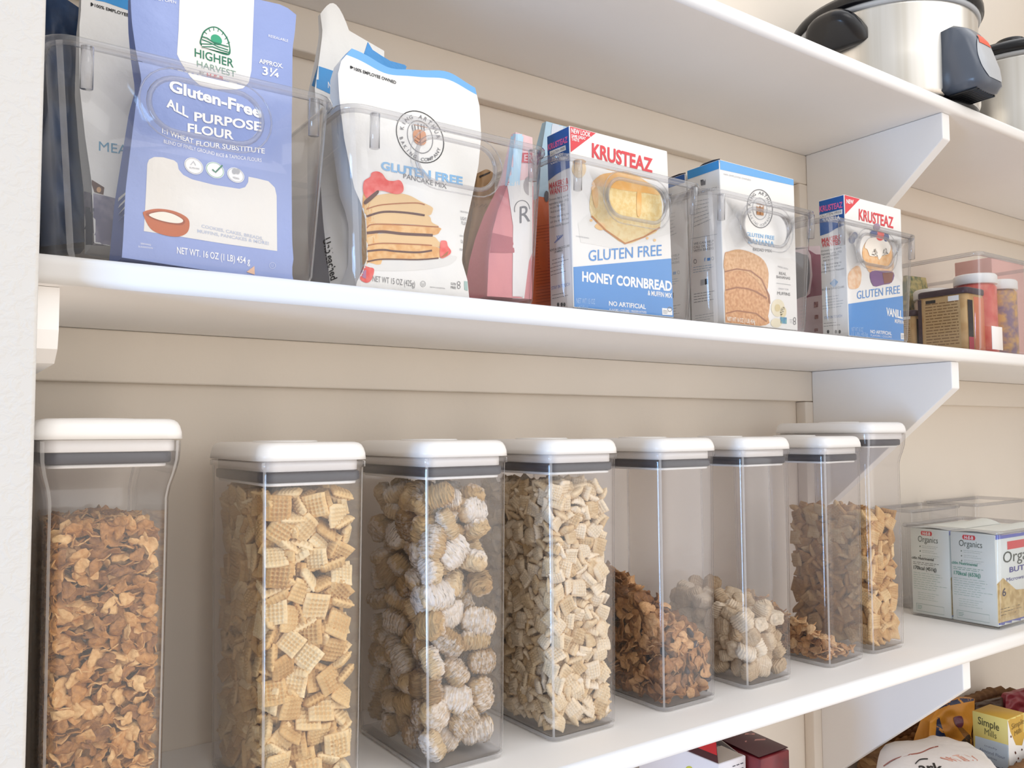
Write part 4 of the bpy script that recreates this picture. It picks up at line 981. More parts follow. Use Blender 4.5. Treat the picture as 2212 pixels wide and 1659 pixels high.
# honey cornbread
m = carton((1229.8, 269.5), (1441.6, 327.7), (1456, 690), (1239, 668), -0.2005, 0.0385, WHT_B); c = K3_
m.poly(c((350, 1142), (1100, 1076), (1120, 1600), (350, 1560)), KBLU, 0); m.poly(c((330, 96), (538, 156), (341, 306)), KRED, 0)
m.text('NEW LOOK', one(c, 350, 158), one(c, 492, 192), 10, INKW, 1, 0.02); m.text('SAME GREAT', one(c, 352, 190), one(c, 456, 212), 6, INKW, 1, 0.02); m.text('TASTE', one(c, 352, 214), one(c, 408, 226), 6, INKW, 1, 0.02)
m.text('KRUSTEAZ', one(c, 502, 335), one(c, 946, 452), 29, KRED, 1, 0.03)
m.poly(c((400, 820), (560, 680), (1060, 560), (1070, 900), (700, 1010), (420, 960)), M('#efede9', 0.5, 0.02), 0)
m.ell(one(c, 408, 425), 15, 19, M('#f0cf9a', 0.5, 0.1, 60, h2='#f6e2bd'), 1); m.ell(one(c, 410, 372), 14, 6, M('#e2b070', 0.5), 2)
m.poly(cat(c((490, 620), (530, 520), (600, 480), (740, 450), (870, 500), (1000, 605), (998, 850), (880, 925), (742, 972), (600, 872), (495, 762)), 3), CAKE, 1)
m.poly(cat(c((500, 540), (560, 470), (640, 452), (750, 442), (870, 496), (1000, 608), (900, 600), (725, 578), (640, 560)), 3), CAKE_T, 2)
m.poly(cat(c((830, 590), (860, 590), (858, 740), (842, 775), (828, 740)), 3), CAKE_T, 3); m.poly(cat(c((495, 560), (540, 560), (545, 690), (520, 700)), 3), CAKE_T, 3)
m.line(c((497, 768), (600, 872), (742, 970), (880, 922), (997, 852)), 3.5, CRUST, 3); m.poly(cat(c((520, 845), (550, 815), (590, 825), (597, 860), (560, 872)), 3), CAKE_T, 2)
for x, y in ((495, 800), (905, 930), (960, 945)): m.ell(one(c, x, y), 3, 3, CAKE_T, 2, 10)
m.text('GLUTEN FREE', one(c, 478, 1098), one(c, 1012, 1056), 23, KBLU, 1, 0.005); m.text('HONEY CORNBREAD', one(c, 430, 1243), one(c, 1086, 1316), 20, INKW, 1, 0.035); m.text('& MUFFIN MIX', one(c, 910, 1346), one(c, 1087, 1368), 10, INKW, 1, 0.02)
m.text('NO ARTIFICIAL', one(c, 626, 1422), one(c, 896, 1448), 9.5, INKW, 1, 0.02); m.text('FLAVORS \u2022 COLORS \u2022 PRESERVATIVES', one(c, 630, 1460), one(c, 900, 1480), 4.5, INKW, 1, 0.01); m.text('NET WT 15 OZ', one(c, 388, 1405), one(c, 524, 1412), 11, M('#a9cdf2', 0.5), 1); m.text('(425g)', one(c, 395, 1440), one(c, 472, 1446), 6, M('#a9cdf2', 0.5), 1)
m.poly(c((1014, 1440), (1088, 1446), (1090, 1494), (1016, 1490)), INKW, 1); m.ring(one(c, 1070, 1450), 5, 5.5, 1.2, INKG, 2); hatch_lines(m, c((1022, 1452), (1060, 1455), (1060, 1485), (1022, 1482)), 3, INKG, 1, 1, 2)
m.text('SUGGESTED SERVING', one(c, 385, 920), one(c, 480, 935), 3, INKLG, 1)
# left side
m.poly(c((150, 150), (336, 90), (343, 415), (300, 430), (235, 468), (150, 540)), KBLU_D, 0)
m.text('KRUSTEAZ', one(c, 184, 288), one(c, 328, 226), 12, KPNK, 1, 0.04); m.poly(c((196, 296), (312, 250), (316, 284), (200, 334)), INKW, 1); m.text('GLUTEN FREE', one(c, 204, 322), one(c, 308, 278), 5.5, INKG, 2); m.text('HONEY', one(c, 214, 362), one(c, 296, 332), 8.5, INKW, 1, 0.03); m.text('CORNBREAD', one(c, 205, 392), one(c, 332, 344), 7, INKW, 1, 0.02)
m.text('MAKERS &', one(c, 192, 572), one(c, 332, 528), 12.5, KRED, 1, 0.02); m.text('WANTED', one(c, 195, 618), one(c, 330, 580), 12.5, KRED, 1, 0.02)
lines(m, c, [('Driven by a spirit', 190, 660, 332, 622), ('legendary since 1932', 190, 690, 334, 655), ('we are MAKERS.', 198, 718, 308, 690), ('And so are YOU.', 202, 748, 308, 722), ('Those yearning to', 194, 790, 334, 755), ('stir the mix and say', 200, 822, 334, 790), ('make more happen', 190, 860, 336, 822)], INKG, 5)
for k in range(4): m.line(c((232 + 14 * k, 965 - 12 * k), (256 + 12 * k, 935 - 10 * k), (250 + 12 * k, 912 - 2 * k)), 2.2, M('#8a9cd0', 0.5), 1)
m.text('BOYS & GIRLS CLUBS', one(c, 194, 1030), one(c, 342, 990), 4.5, INKG, 1, 0.02); m.text('OF AMERICA', one(c, 232, 1040), one(c, 290, 1024), 4, INKG, 1, 0.02)
hatch_lines(m, c((192, 1085), (342, 1040), (342, 1175), (205, 1215)), 5, INKG, 1.2, 3); m.text('STAY IN TOUCH', one(c, 210, 1308), one(c, 344, 1276), 7, M('#8a9cd0', 0.5), 1, 0.01); hatch_lines(m, c((215, 1335), (340, 1310), (340, 1355), (215, 1385)), 2, INKG, 1.2, 4)
for x in (258, 284, 304): m.ell(one(c, x, 1415), 2.4, 4.5, INKK, 1, 10)
single(m, 'baking_mix_box', 'honey cornbread mix box with a cube of cornbread on its front', 'box', org(m))

# banana bread, twice
def banana(front, yf, dep, label, off=(0, 0), full=True):
    m = carton(*front, yf, dep, WHT_B)
    c = lambda *pts: [(p[0] + off[0], p[1] + off[1]) for p in K3_(*pts)]
    o1 = lambda x, y: c((x, y))[0]
    if full:
        m.poly(c((1425, 340), (1990, 480), (1992, 548), (1432, 425)), SKY, 0)
        m.text('100% EMPLOYEE OWNED', o1(1465, 466), o1(1665, 512), 3.4, INKLG, 1)
        lc = o1(1730, 714); m.ring(lc, 28, 42, 1.2, INKG, 1, sk=0.12); m.ring(lc, 16, 24, 0.9, INKLG, 1, sk=0.12)
        m.arctext('KING ARTHUR', lc, 20, 31, PI * 1.03, PI * 1.97, 6, INKG, 1, 0.01, 0.12); m.arctext('BAKING COMPANY', lc, 25, 38, PI * 0.93, PI * 0.07, 5, INKLG, 1, 0, 0.12)
        m.poly(c((1704, 692), (1718, 705), (1730, 690), (1742, 705), (1758, 692), (1756, 765), (1706, 758)), M('#c89060', 0.5, 0.1, 100), 2)
        for a in (((1705, 740), (1730, 720), (1757, 745)), ((1730, 695), (1731, 760))): m.line(c(*a), 1, M('#7a4a2c', 0.5), 3)
        m.text('GLUTEN FREE', o1(1632, 912), o1(1836, 942), 8, LBLU, 1, 0.01); m.text('BANANA', o1(1645, 966), o1(1836, 992), 10.5, LBLU, 1, 0.02); m.text('BREAD MIX', o1(1680, 1022), o1(1818, 1034), 6.5, INKG, 1)
        m.poly(cat(c((1478, 1560), (1475, 1300), (1470, 1060), (1500, 1028), (1580, 1012), (1680, 1040), (1760, 1095), (1794, 1190), (1782, 1320), (1802, 1410), (1790, 1500), (1775, 1565)), 3), BREAD, 1)
        m.poly(cat(c((1474, 1170), (1472, 1062), (1502, 1030), (1580, 1014), (1680, 1042), (1758, 1096), (1790, 1190), (1776, 1325), (1700, 1230), (1600, 1170)), 3), BREAD_L, 2)
        m.line(c((1472, 1175), (1560, 1155), (1660, 1170), (1740, 1230), (1795, 1350), (1800, 1410)), 3, M('#a9683c', 0.6, 0.1, 200), 3); m.line(c((1478, 1310), (1560, 1290), (1640, 1300), (1700, 1320), (1780, 1370)), 3, M('#a9683c', 0.6, 0.1, 200), 3); m.line(c((1480, 1480), (1560, 1460), (1700, 1480), (1780, 1540)), 2.5, M('#a9683c', 0.6, 0.1, 200), 3)
        m.ell(o1(1862, 1440), 14.5, 19, M('#f2e8cc', 0.5, 0.03), 1); m.ell(o1(1858, 1440), 6, 8, M('#e6d4a4', 0.5), 2); m.ell(o1(1850, 1550), 12, 10, M('#f2e8cc', 0.5, 0.03), 1); m.ell(o1(1900, 1470), 7, 12, M('#efe0b8', 0.5), 1)
        m.text('NET WT 16 OZ (1 LB) 454g', o1(1488, 1535), o1(1692, 1556), 9, CREAM, 4, 0.01)
        m.text('MADE WITH', o1(1862, 1142), o1(1935, 1162), 3.5, INKLG, 1); m.text('REAL', o1(1872, 1196), o1(1924, 1202), 6, INKG, 1); m.text('BANANAS', o1(1852, 1222), o1(1952, 1234), 6, INKG, 1); m.line(c((1850, 1258), (1956, 1272)), 1, INKLG, 1)
        m.text('GREAT FOR', o1(1866, 1304), o1(1940, 1312), 3.5, INKLG, 1); m.text('MUFFINS', o1(1858, 1342), o1(1952, 1352), 6.5, INKG, 1)
        m.poly(c((1880, 1506), (1926, 1510), (1926, 1556), (1880, 1552)), M('#7fb7b8', 0.5, 0.2, 300, h2='#4f8fb8'), 1); m.ring(o1(1984, 1525), 3, 5, 1, INKG, 1); m.ring(o1(1984, 1550), 3, 4, 1, INKG, 1); hatch_lines(m, c((1950, 1520), (1974, 1522), (1974, 1556), (1950, 1552)), 3, INKLG, 1, 5)
    # left side print
    m.poly(c((1190, 420), (1436, 355), (1436, 420), (1190, 505)), KBLU_D if not full else SKY2, 0)
    m.poly(c((1298, 505), (1308, 518), (1318, 500), (1328, 514), (1336, 498), (1334, 538), (1302, 545)), INKG, 1); m.text('BAKE WITH JOY', o1(1230, 622), o1(1420, 574), 6.5, INKLG, 1)
    hatch_lines(m, c((1245, 650), (1410, 620), (1400, 790), (1250, 860)), 7, INKLG, 1.3, 8); m.line(c((1225, 935), (1420, 900)), 1.0, INKLG, 1)
    for k, st in enumerate(('WE CAN HELP', 'CALL OR CHAT', 'WITH BAKERS')): m.text(st, o1(1250, 980 + 26 * k), o1(1395, 958 + 26 * k), 5, INKG, 1)
    m.text('f', o1(1326, 1098), o1(1336, 1097), 7, KBLU, 1, 0.03); m.poly(c((1348, 1075), (1370, 1072), (1370, 1092), (1348, 1096)), KBLU, 1); m.ring(o1(1388, 1078), 3, 4, 1, INKLG, 1); m.ring(o1(1260, 1100), 3.5, 5, 1, INKG, 1)
    hatch_lines(m, c((1245, 1135), (1420, 1110), (1420, 1160), (1245, 1190)), 3, M('#9db4cc', 0.5), 1.2, 9)
    m.poly(c((1300, 1235), (1325, 1230), (1325, 1272), (1300, 1276)), INKLG, 1); m.poly(c((1330, 1228), (1352, 1226), (1352, 1266), (1330, 1270)), INKK, 1)
    hatch_lines(m, c((1250, 1330), (1430, 1300), (1430, 1380), (1250, 1410)), 4, INKG, 1.1, 10); hatch_lines(m, c((1260, 1490), (1430, 1460), (1430, 1520), (1260, 1545)), 3, INKLG, 1, 11)
    t = thing('baking_mix_box', label, 'box', org(m)); m.obj('carton', t)
    # open flaps standing above the side edge
    a, b, c_, d = m.c; M2 = MB(); fl = [(0.0, 0.0), (dep * 0.20, 0.0012), (dep * 0.5, 0.0008), (dep * 0.78, -0.0036), (dep * 0.99, -0.0044)]
    top = [(a.x + 0.0004, a.y + p, a.z + 0.0008 + q_) for p, q_ in fl]; bot = [(a.x + 0.0004, a.y + p, a.z - 0.004) for p, _ in fl]
    V = top + bot + [(x + 0.0006, y, z) for x, y, z in top + bot]; n = len(top); F_ = []
    for i in range(n - 1): F_ += [(i, i + 1, n + i + 1, n + i), (2 * n + i + 1, 2 * n + i, 3 * n + i, 3 * n + i + 1), (i + 1, i, 2 * n + i, 2 * n + i + 1)]
    M2.add(V, F_, M('#1c2a40', 0.5, 0.1)); M2.obj('open_flap', t)
    return t
banana(((1553.8, 346), (1714.8, 385), (1723.6, 715.5), (1565.6, 703.7)), -0.2005, 0.052, 'banana bread mix box with sliced bread on its front')
a = [ony(1553.8, 346, -0.2005), ony(1714.8, 385, -0.2005), ony(1723.6, 715.5, -0.2005), ony(1565.6, 703.7, -0.2005)]
b = [tuple(proj(p + np.array([0.001, 0.056, -0.002]))) for p in a]
banana(b, -0.1445, 0.052, 'second banana bread mix box tucked behind the front one', (b[0][0] - 1553.8, b[0][1] - 346), False)

# vanilla muffin mix
m = carton((1823.4, 419.8), (1946, 452.3), (1953, 734.4), (1833.8, 727), -0.2005, 0.040, WHT_B); c = K4_
m.poly(c((530, 1150), (1070, 1070), (1090, 1530), (530, 1490)), KBLU, 0); m.poly(c((508, 160), (654, 206), (520, 346)), KRED, 0); m.text('NEW', one(c, 530, 245), one(c, 594, 252), 8.5, INKW, 1, 0.03)
m.text('KRUSTEAZ', one(c, 642, 392), one(c, 952, 470), 23, KRED, 1, 0.02)
m.poly(cat(c((672, 690), (700, 600), (760, 565), (860, 570), (930, 620), (950, 720), (945, 860), (840, 880), (745, 870), (700, 800)), 3), M('#e9b27a', 0.5, 0.1, 120, h2='#f0c79a'), 1)
m.poly(cat(c((740, 868), (830, 850), (952, 866), (935, 955), (860, 975), (770, 986)), 3), PURP, 2); m.poly(c((850, 870), (950, 866), (934, 952), (866, 968)), M('#8c4c3a', 0.5, 0.1, 120), 3)
m.poly(cat(c((690, 640), (720, 570), (800, 545), (900, 570), (925, 640), (905, 700), (885, 650), (860, 660), (845, 720), (815, 750), (800, 660), (770, 660), (740, 720), (715, 660)), 3), M('#fbf2e6', 0.5), 3)
m.ell(one(c, 830, 540), 9, 10, BERRY, 4); m.ell(one(c, 772, 520), 8, 8, BLUEB, 4); m.ell(one(c, 884, 552), 6, 9, BLUEB, 4); m.ell(one(c, 800, 460), 7, 8, M('#a890a8', 0.5), 4)
m.ell(one(c, 580, 570), 7, 9, BLUEB, 1); m.ell(one(c, 606, 535), 6, 8, BLUEB, 1); m.poly(cat(c((548, 880), (600, 815), (648, 812), (665, 900), (640, 1000), (560, 1010), (545, 950)), 3), M('#edb98a', 0.5, 0.1, 120, h2='#f4d4b4'), 1)
m.text('GLUTEN FREE', one(c, 625, 1104), one(c, 1010, 1052), 17, KBLU, 1); m.text('VANILLA', one(c, 888, 1248), one(c, 1060, 1284), 16, INKW, 1, 0.035); m.text('MUFFIN MIX', one(c, 964, 1316), one(c, 1062, 1332), 8, INKW, 1, 0.02)
m.text('NET WT 16 OZ', one(c, 576, 1392), one(c, 680, 1396), 9, M('#a9cdf2', 0.5), 1); m.text('(1 LB) 453g', one(c, 576, 1428), one(c, 722, 1434), 7, M('#a9cdf2', 0.5), 1); m.text('NO ARTIFICIAL', one(c, 745, 1408), one(c, 936, 1426), 7, INKW, 1, 0.02); m.text('FLAVORS \u2022 COLORS', one(c, 748, 1436), one(c, 936, 1452), 4, INKW, 1)
m.poly(c((1016, 1408), (1068, 1412), (1070, 1468), (1018, 1464)), INKW, 1); hatch_lines(m, c((1022, 1420), (1062, 1424), (1062, 1458), (1022, 1454)), 3, INKG, 1, 12, 2)
m.poly(c((260, 230), (513, 160), (516, 440), (440, 470), (380, 510), (260, 550)), KBLU_D, 0); m.text('KRUSTEAZ', one(c, 294, 325), one(c, 500, 282), 12, KPNK, 1, 0.03); m.poly(c((294, 350), (498, 298), (498, 340), (294, 386)), INKW, 1); m.text('GLUTEN FREE', one(c, 302, 374), one(c, 490, 330), 5.5, INKG, 2); m.text('VANILLA', one(c, 322, 412), one(c, 476, 386), 8, INKW, 1, 0.03)
m.text('MAKERS', one(c, 312, 602), one(c, 478, 566), 9.5, KRED, 1, 0.03); m.text('WANTED', one(c, 314, 642), one(c, 480, 612), 9.5, KRED, 1, 0.03)
lines(m, c, [('Driven by a spirit', 308, 685, 490, 648), ('legendary since 1932', 308, 712, 490, 684), ('we are MAKERS.', 320, 740, 470, 708), ('And so are YOU.', 322, 770, 470, 738), ('Those yearning to', 312, 810, 488, 778), ('stir the mix and say', 324, 838, 480, 806), ('make more happen', 308, 870, 512, 836)], INKG, 4)
m.poly(c((385, 965), (425, 920), (460, 950), (425, 1000)), M('#9cc0e4', 0.5), 1); m.text('BOYS & GIRLS CLUBS', one(c, 316, 1030), one(c, 514, 1000), 4, INKG, 1); hatch_lines(m, c((310, 1080), (520, 1050), (520, 1175), (320, 1205)), 5, INKLG, 1.1, 13); m.text('STAY IN TOUCH', one(c, 335, 1284), one(c, 494, 1264), 5.5, M('#8a9cc0', 0.5), 1); hatch_lines(m, c((330, 1310), (495, 1295), (495, 1345), (330, 1360)), 2, INKG, 1, 14)
for x in (370, 440, 474): m.ell(one(c, x, 1396), 2.6, 4, INKK, 1, 10)
single(m, 'baking_mix_box', 'vanilla muffin mix box with a berry muffin on its front', 'box', org(m))
m = pouch(KF_((150, 620), (155, 900), (160, 1200), (165, 1460)), KF_((470, 600), (470, 900), (470, 1200), (470, 1480)), -0.085, -0.125, 0.010, 0.045, M('#d9c4c8', 0.45, 0.05), seed=14, bulge=0.003, wrk=0.001)
m.poly(KF_((150, 560), (480, 540), (480, 605), (150, 645)), M('#5a5456', 0.5), 0); m.poly(cat(KF_((150, 700), (250, 690), (305, 720), (320, 900), (290, 1080), (220, 1120), (150, 1110)), 3), M('#6e6e76', 0.35, 0.15, 60), 1)
m.poly(KF_((300, 640), (330, 700), (345, 900), (320, 1080), (260, 1130), (330, 1110), (470, 1090), (470, 690), (380, 690)), PLUM, 0)
for a, b, w2, h2 in ((360, 1165, 40, 55), (366, 1295, 36, 40), (362, 1430, 36, 30)): m.poly(KF_((a, b), (a + w2, b - 5), (a + w2, b + h2 - 5), (a, b + h2)), M('#b08078', 0.5, 0.2, 300, h2='#7a3a48'), 1)
hatch_lines(m, KF_((215, 1200), (290, 1180), (290, 1440), (225, 1450)), 7, INKLG, 1, 15)
single(m, 'baking_pouch', 'plum and grey pouch between the banana bread box and the vanilla box', 'pouch', org(m))

# ------------------------------------------------------------------ right-hand bin: cocoa tubs, white lidded jars, pink box
bx6 = 1.356
m = MB(); m.box(bx6 + 0.018, bx6 + 0.052, -0.2178, -0.2168, ZB + 0.003, ZB + 0.040, M('#f2ece8', 0.5), 0.0004, 1)
m.snap() ; t6 = [o for o in COL.objects if o.get('label', '').startswith('clear bin with a small label')][0]
m.obj('label_card', t6)
TUB = M('#c39a63', 0.55, 0.08, 60, h2='#d2ad78'); TUBL = M('#3a2230', 0.4, 0.1, 60); TUBK = M('#1d1618', 0.45, 0.1)
def tub(x0, x1, y0, y1, zt, label):
    z0 = ZB + 0.0032; t = thing('cocoa_tub', label, 'tub', ((x0 + x1) / 2, (y0 + y1) / 2, z0))
    m = MB(); q = lambda d, z: rr(x0 + d, x1 - d, y0 + d, y1 - d, 0.008, z, 5)
    m.loft([q(0.001, z0), q(0, z0 + 0.001), q(0, zt - 0.010)], TUB, True, True, True); m.snap()
    # dark corner bands and ingredient panel on the side that faces the cereal end of the shelf
    def sd(pts, mat, l=0):   # (y, z) fractions on the -x face
        V = [(x0 - 0.0002 * (l + 1), y0 + (y1 - y0) * a, z0 + (zt - z0) * b) for a, b in pts]; m.add(V, [tuple(range(len(V)))], mat)
    sd([(0.12, 0.02), (0.88, 0.02), (0.88, 0.88), (0.12, 0.88)], M('#cfae7c', 0.55, 0.08, 60), 0)
    q_ = random.Random(5)
    for k in range(15):
        b = 0.78 - k * 0.047; a = 0.16; 
        while a < 0.82:
            e = min(0.84, a + q_.uniform(0.05, 0.16)); sd([(1 - a, b), (1 - e, b), (1 - e, b + 0.016), (1 - a, b + 0.016)], M('#8d6a3f', 0.6, 0.05), 1); a = e + 0.02
    sd([(0.83, 0.80), (0.83, 0.85), (0.62, 0.85), (0.62, 0.80)], TUBK, 1); sd([(0.14, 0.80), (0.14, 0.88), (0.36, 0.88), (0.36, 0.80)], INKW, 1)
    sd([(0.92, 0.0), (1.0, 0.0), (1.0, 0.88), (0.92, 0.88)], TUBL, 1); sd([(0.93, 0.0), (1.0, 0.0), (1.0, 0.14), (0.93, 0.14)], M('#c8402e', 0.5), 2)
    def fr(pts, mat, l=0):
        V = [(x0 + (x1 - x0) * a, y0 - 0.0002 * (l + 1), z0 + (zt - z0) * b) for a, b in pts]; m.add(V, [tuple(range(len(V)))], mat)
    fr([(0.08, 0.05), (0.34, 0.05), (0.34, 0.80), (0.08, 0.80)], TUBK, 0); fr([(0.08, 0.02), (0.34, 0.02), (0.34, 0.22), (0.08, 0.22)], M('#c23a52', 0.5), 1); fr([(0.40, 0.02), (0.95, 0.02), (0.95, 0.86), (0.40, 0.86)], M('#d77a52', 0.5, 0.1, 60), 0)
    m.obj('body', t)
    m = MB(); m.loft([q(-0.0008, zt - 0.0105), q(-0.0016, zt - 0.009), q(-0.0016, zt - 0.002), q(0.0005, zt)], TUBL, True, True, True); m.obj('lid', t)
tub(1.367, 1.427, -0.183, -0.103, 0.551, 'tan cocoa tub with a dark plum lid, front left in the right-hand bin')
tub(1.367, 1.427, -0.097, -0.040, 0.524, 'second tan cocoa tub behind the front one in the right-hand bin')
def jar(x, y, r, zt, body, label):
    z0 = ZB + 0.0032; t = thing('lidded_jar', label, 'jar', (x, y, z0)); m = MB()
    m.lathe((x, y, z0), [(r - 0.002, 0.0), (r, 0.002), (r, zt - z0 - 0.022), (r - 0.004, zt - z0 - 0.017)], body, 32, cap0=True, cap1=True); m.obj('body', t)
    m = MB(); m.lathe((x, y, zt), [(r + 0.001, -0.017), (r + 0.0015, -0.0165), (r + 0.0015, -0.003), (r - 0.001, 0.0), (r * 0.5, 0.0006)], WHITE, 36, cap0=True, cap1=True); m.obj('lid', t)
JRED = M('#d2493f', 0.3, 0.12, 45, h2='#e27a68'); JPUR = M('#7a5a78', 0.35, 0.2, 60, h2='#d6a24c')
jar(1.466, -0.150, 0.032, 0.583, JRED, 'round jar of red sprinkles with a white lid beside the cocoa tub')
jar(1.527, -0.158, 0.029, 0.578, JPUR, 'round jar of purple and yellow sprinkles with a white lid at the right edge')
jar(1.462, -0.078, 0.030, 0.568, M('#c9b2a0', 0.4, 0.08), 'white-lidded jar standing behind the red sprinkles')
m = MB(); m.box(1.596, 1.72, -0.118, -0.050, ZB + 0.0004, 0.637, M('#e3b0a8', 0.45, 0.05, 30), 0.001, 1); single(m, 'baking_box', 'tall pale pink box standing right behind the white lidded jars', 'box', (1.658, -0.084, ZB))
m = pouch([(1958, 595), (1962, 640), (1964, 690), (1966, 752)], [(2000, 600), (2010, 650), (2012, 700), (2012, 756)], -0.035, -0.045, 0.006, 0.03, M('#b9a870', 0.5, 0.2, 90, h2='#5a6a4a'), seed=20, bulge=0.002, wrk=0.001, zmin=ZB + 0.0034)
single(m, 'snack_bag', 'small green and straw coloured bag behind the cocoa tubs', 'bag', org(m))

# ------------------------------------------------------------------ popcorn boxes and bins at the right end of the cereal shelf
PBOX = M('#e6ece9', 0.45, 0.03, 20); PGRN = M('#5f9a86', 0.5, 0.05); PGRY = M('#8a9a90', 0.5, 0.05)
def popcorn(y0, y1, zt, label, ink, kcal):
    x0, x1 = 1.4165, 1.600; m = MB(); m.box(x0, x1, y0, y1, 0.0044, zt, PBOX, 0.0008, 1); m.snap(); D = y1 - y0
    f = lambda a, b: tuple(proj((x0, y1 - D * a, 0.0044 + (zt - 0.0044) * b)))    # a: from the back edge to the front edge
    hh = lambda b0, a=0.5: abs(f(a, b0)[1] - f(a, 0)[1])
    m.poly([f(0.30, 0.925), f(0.56, 0.925), f(0.58, 0.95), f(0.56, 0.975), f(0.30, 0.975), f(0.28, 0.95)], KRED, 0); m.text('H-E-B', f(0.33, 0.932), f(0.53, 0.932), hh(0.032), INKW, 1, 0.03)
    m.text('Organics', f(0.2, 0.845), f(0.72, 0.845), hh(0.068), M('#4c5a50', 0.5), 1, -0.004)
    for k in range(3): hatch_lines(m, (f(0.3, 0.81 - 0.055 * k), f(0.75, 0.81 - 0.055 * k), f(0.75, 0.77 - 0.055 * k), f(0.3, 0.77 - 0.055 * k)), 2, M('#bccac3', 0.5), 0.8, k); m.ell(f(0.25, 0.79 - 0.055 * k), 1.6, 1.8, PGRY, 0, 8)
    m.text('Informaci\u00f3n Nutrimental', f(-0.25, 0.635), f(0.60, 0.635), hh(0.03), ink, 1, 0.02); hatch_lines(m, (f(0.05, 0.61), f(0.95, 0.61), f(0.95, 0.57), f(0.05, 0.57)), 2, ink, 0.9, 7)
    m.text(kcal, f(0.06, 0.515), f(0.66, 0.515), hh(0.04), ink, 1, 0.02); hatch_lines(m, (f(0.05, 0.49), f(0.95, 0.49), f(0.95, 0.28), f(0.05, 0.28)), 8, M('#a9c4b8', 0.5), 0.9, 9); hatch_lines(m, (f(0.15, 0.26), f(0.8, 0.26), f(0.8, 0.16), f(0.15, 0.16)), 4, M('#bccfc6', 0.5), 0.9, 10)
    m.line([f(0.1, 0.115), f(0.82, 0.115), f(0.82, 0.03), f(0.1, 0.03), f(0.1, 0.115)], 0.8, M('#a9bdb4', 0.5), 0); hatch_lines(m, (f(0.13, 0.10), f(0.28, 0.10), f(0.28, 0.05), f(0.13, 0.05)), 3, PGRN, 0.9, 11)
    # front face
    g = lambda a, b: tuple(proj((x0 + (x1 - x0) * a, y0, 0.0044 + (zt - 0.0044) * b)))
    m.poly([g(0.0, 0.95), g(1, 0.95), g(1, 1.0), g(0.0, 1.0)], M('#6470c8', 0.5), 0); m.poly([g(0.0, 0.0), g(1, 0.0), g(1, 0.04), g(0.0, 0.04)], M('#4650a8', 0.5), 0)
    m.poly([g(0.0, 0.04), g(1, 0.04), g(1, 0.30), g(0.35, 0.36), g(0.12, 0.52), g(0.0, 0.46)], M('#d9c088', 0.6, 0.1, 90, h2='#b8985c'), 0)
    m.poly([g(0.22, 0.82), g(0.60, 0.82), g(0.60, 0.91), g(0.22, 0.91)], KRED, 0); m.text('Organics', g(0.13, 0.68), g(0.95, 0.68), abs(g(0.1, 0.12)[1] - g(0.1, 0)[1]), M('#3c4a44', 0.5), 1)
    m.text('BUTTER', g(0.24, 0.565), g(0.80, 0.565), abs(g(0.1, 0.055)[1] - g(0.1, 0)[1]), M('#4a4a9a', 0.5), 1, 0.02); m.text('Microwave Popcorn', g(0.18, 0.47), g(0.95, 0.47), abs(g(0.1, 0.04)[1] - g(0.1, 0)[1]), M('#4a4a9a', 0.5), 1); m.text('6', g(0.09, 0.32), g(0.16, 0.32), abs(g(0.1, 0.085)[1] - g(0.1, 0)[1]), M('#3a3048', 0.5), 1, 0.02)
    hatch_lines(m, (g(0.05, 0.20), g(0.5, 0.20), g(0.5, 0.10), g(0.05, 0.10)), 3, M('#5a4a30', 0.5), 1.5, 12)
    t = thing('popcorn_box', label, 'box', ((x0 + x1) / 2, (y0 + y1) / 2, 0.0044)); m.obj('carton', t)
    m = MB()   # lid flap lifting at the front
    def fl(u, v): return (x0 + 0.002 + (x1 - x0 - 0.004) * u, y0 + (y1 - y0) * v, zt + 0.0008 + 0.008 * math.sin(PI * min(1, v * 1.2)) * (0.3 + 0.7 * u) * (0.6 + 0.4 * math.sin(5 * u + y0 * 90)))
    m.grid(fl, 12, 8, PBOX); m.grid(lambda u, v: tuple(np.array(fl(u, v)) - np.array([0, 0, 0.0005])), 12, 8, PBOX, True, True); m.obj('lid_flap', t)
popcorn(-0.1890, -0.1170, 0.1500, 'pale popcorn box at the front of the low bin, its lid flap lifted', M('#4f9a82', 0.5), '170kcal (653kJ)')
popcorn(-0.1145, -0.0475, 0.1500, 'pale popcorn box right behind the front popcorn box', M('#3c4440', 0.5), '170kcal (451kJ)')
clear_bin(1.511, 'low clear bin around the two popcorn boxes', 0.1005, -0.2000, -0.0390, 0.0006, 0.1555, 0.0015, False, 'clear bins on the cereal shelf', 0.0055, False)
clear_bin(1.535, 'empty taller clear bin against the back wall behind the popcorn boxes', 0.082, -0.030, 0.0440, 0.0006, 0.176, 0.0015, False, 'clear bins on the cereal shelf', 0.0055, False)
clear_bin(1.740, 'empty clear bin by the back wall at the far right of the cereal shelf', 0.100, -0.050, 0.0440, 0.0006, 0.178, 0.0015, False, 'clear bins on the cereal shelf', 0.0055, False)
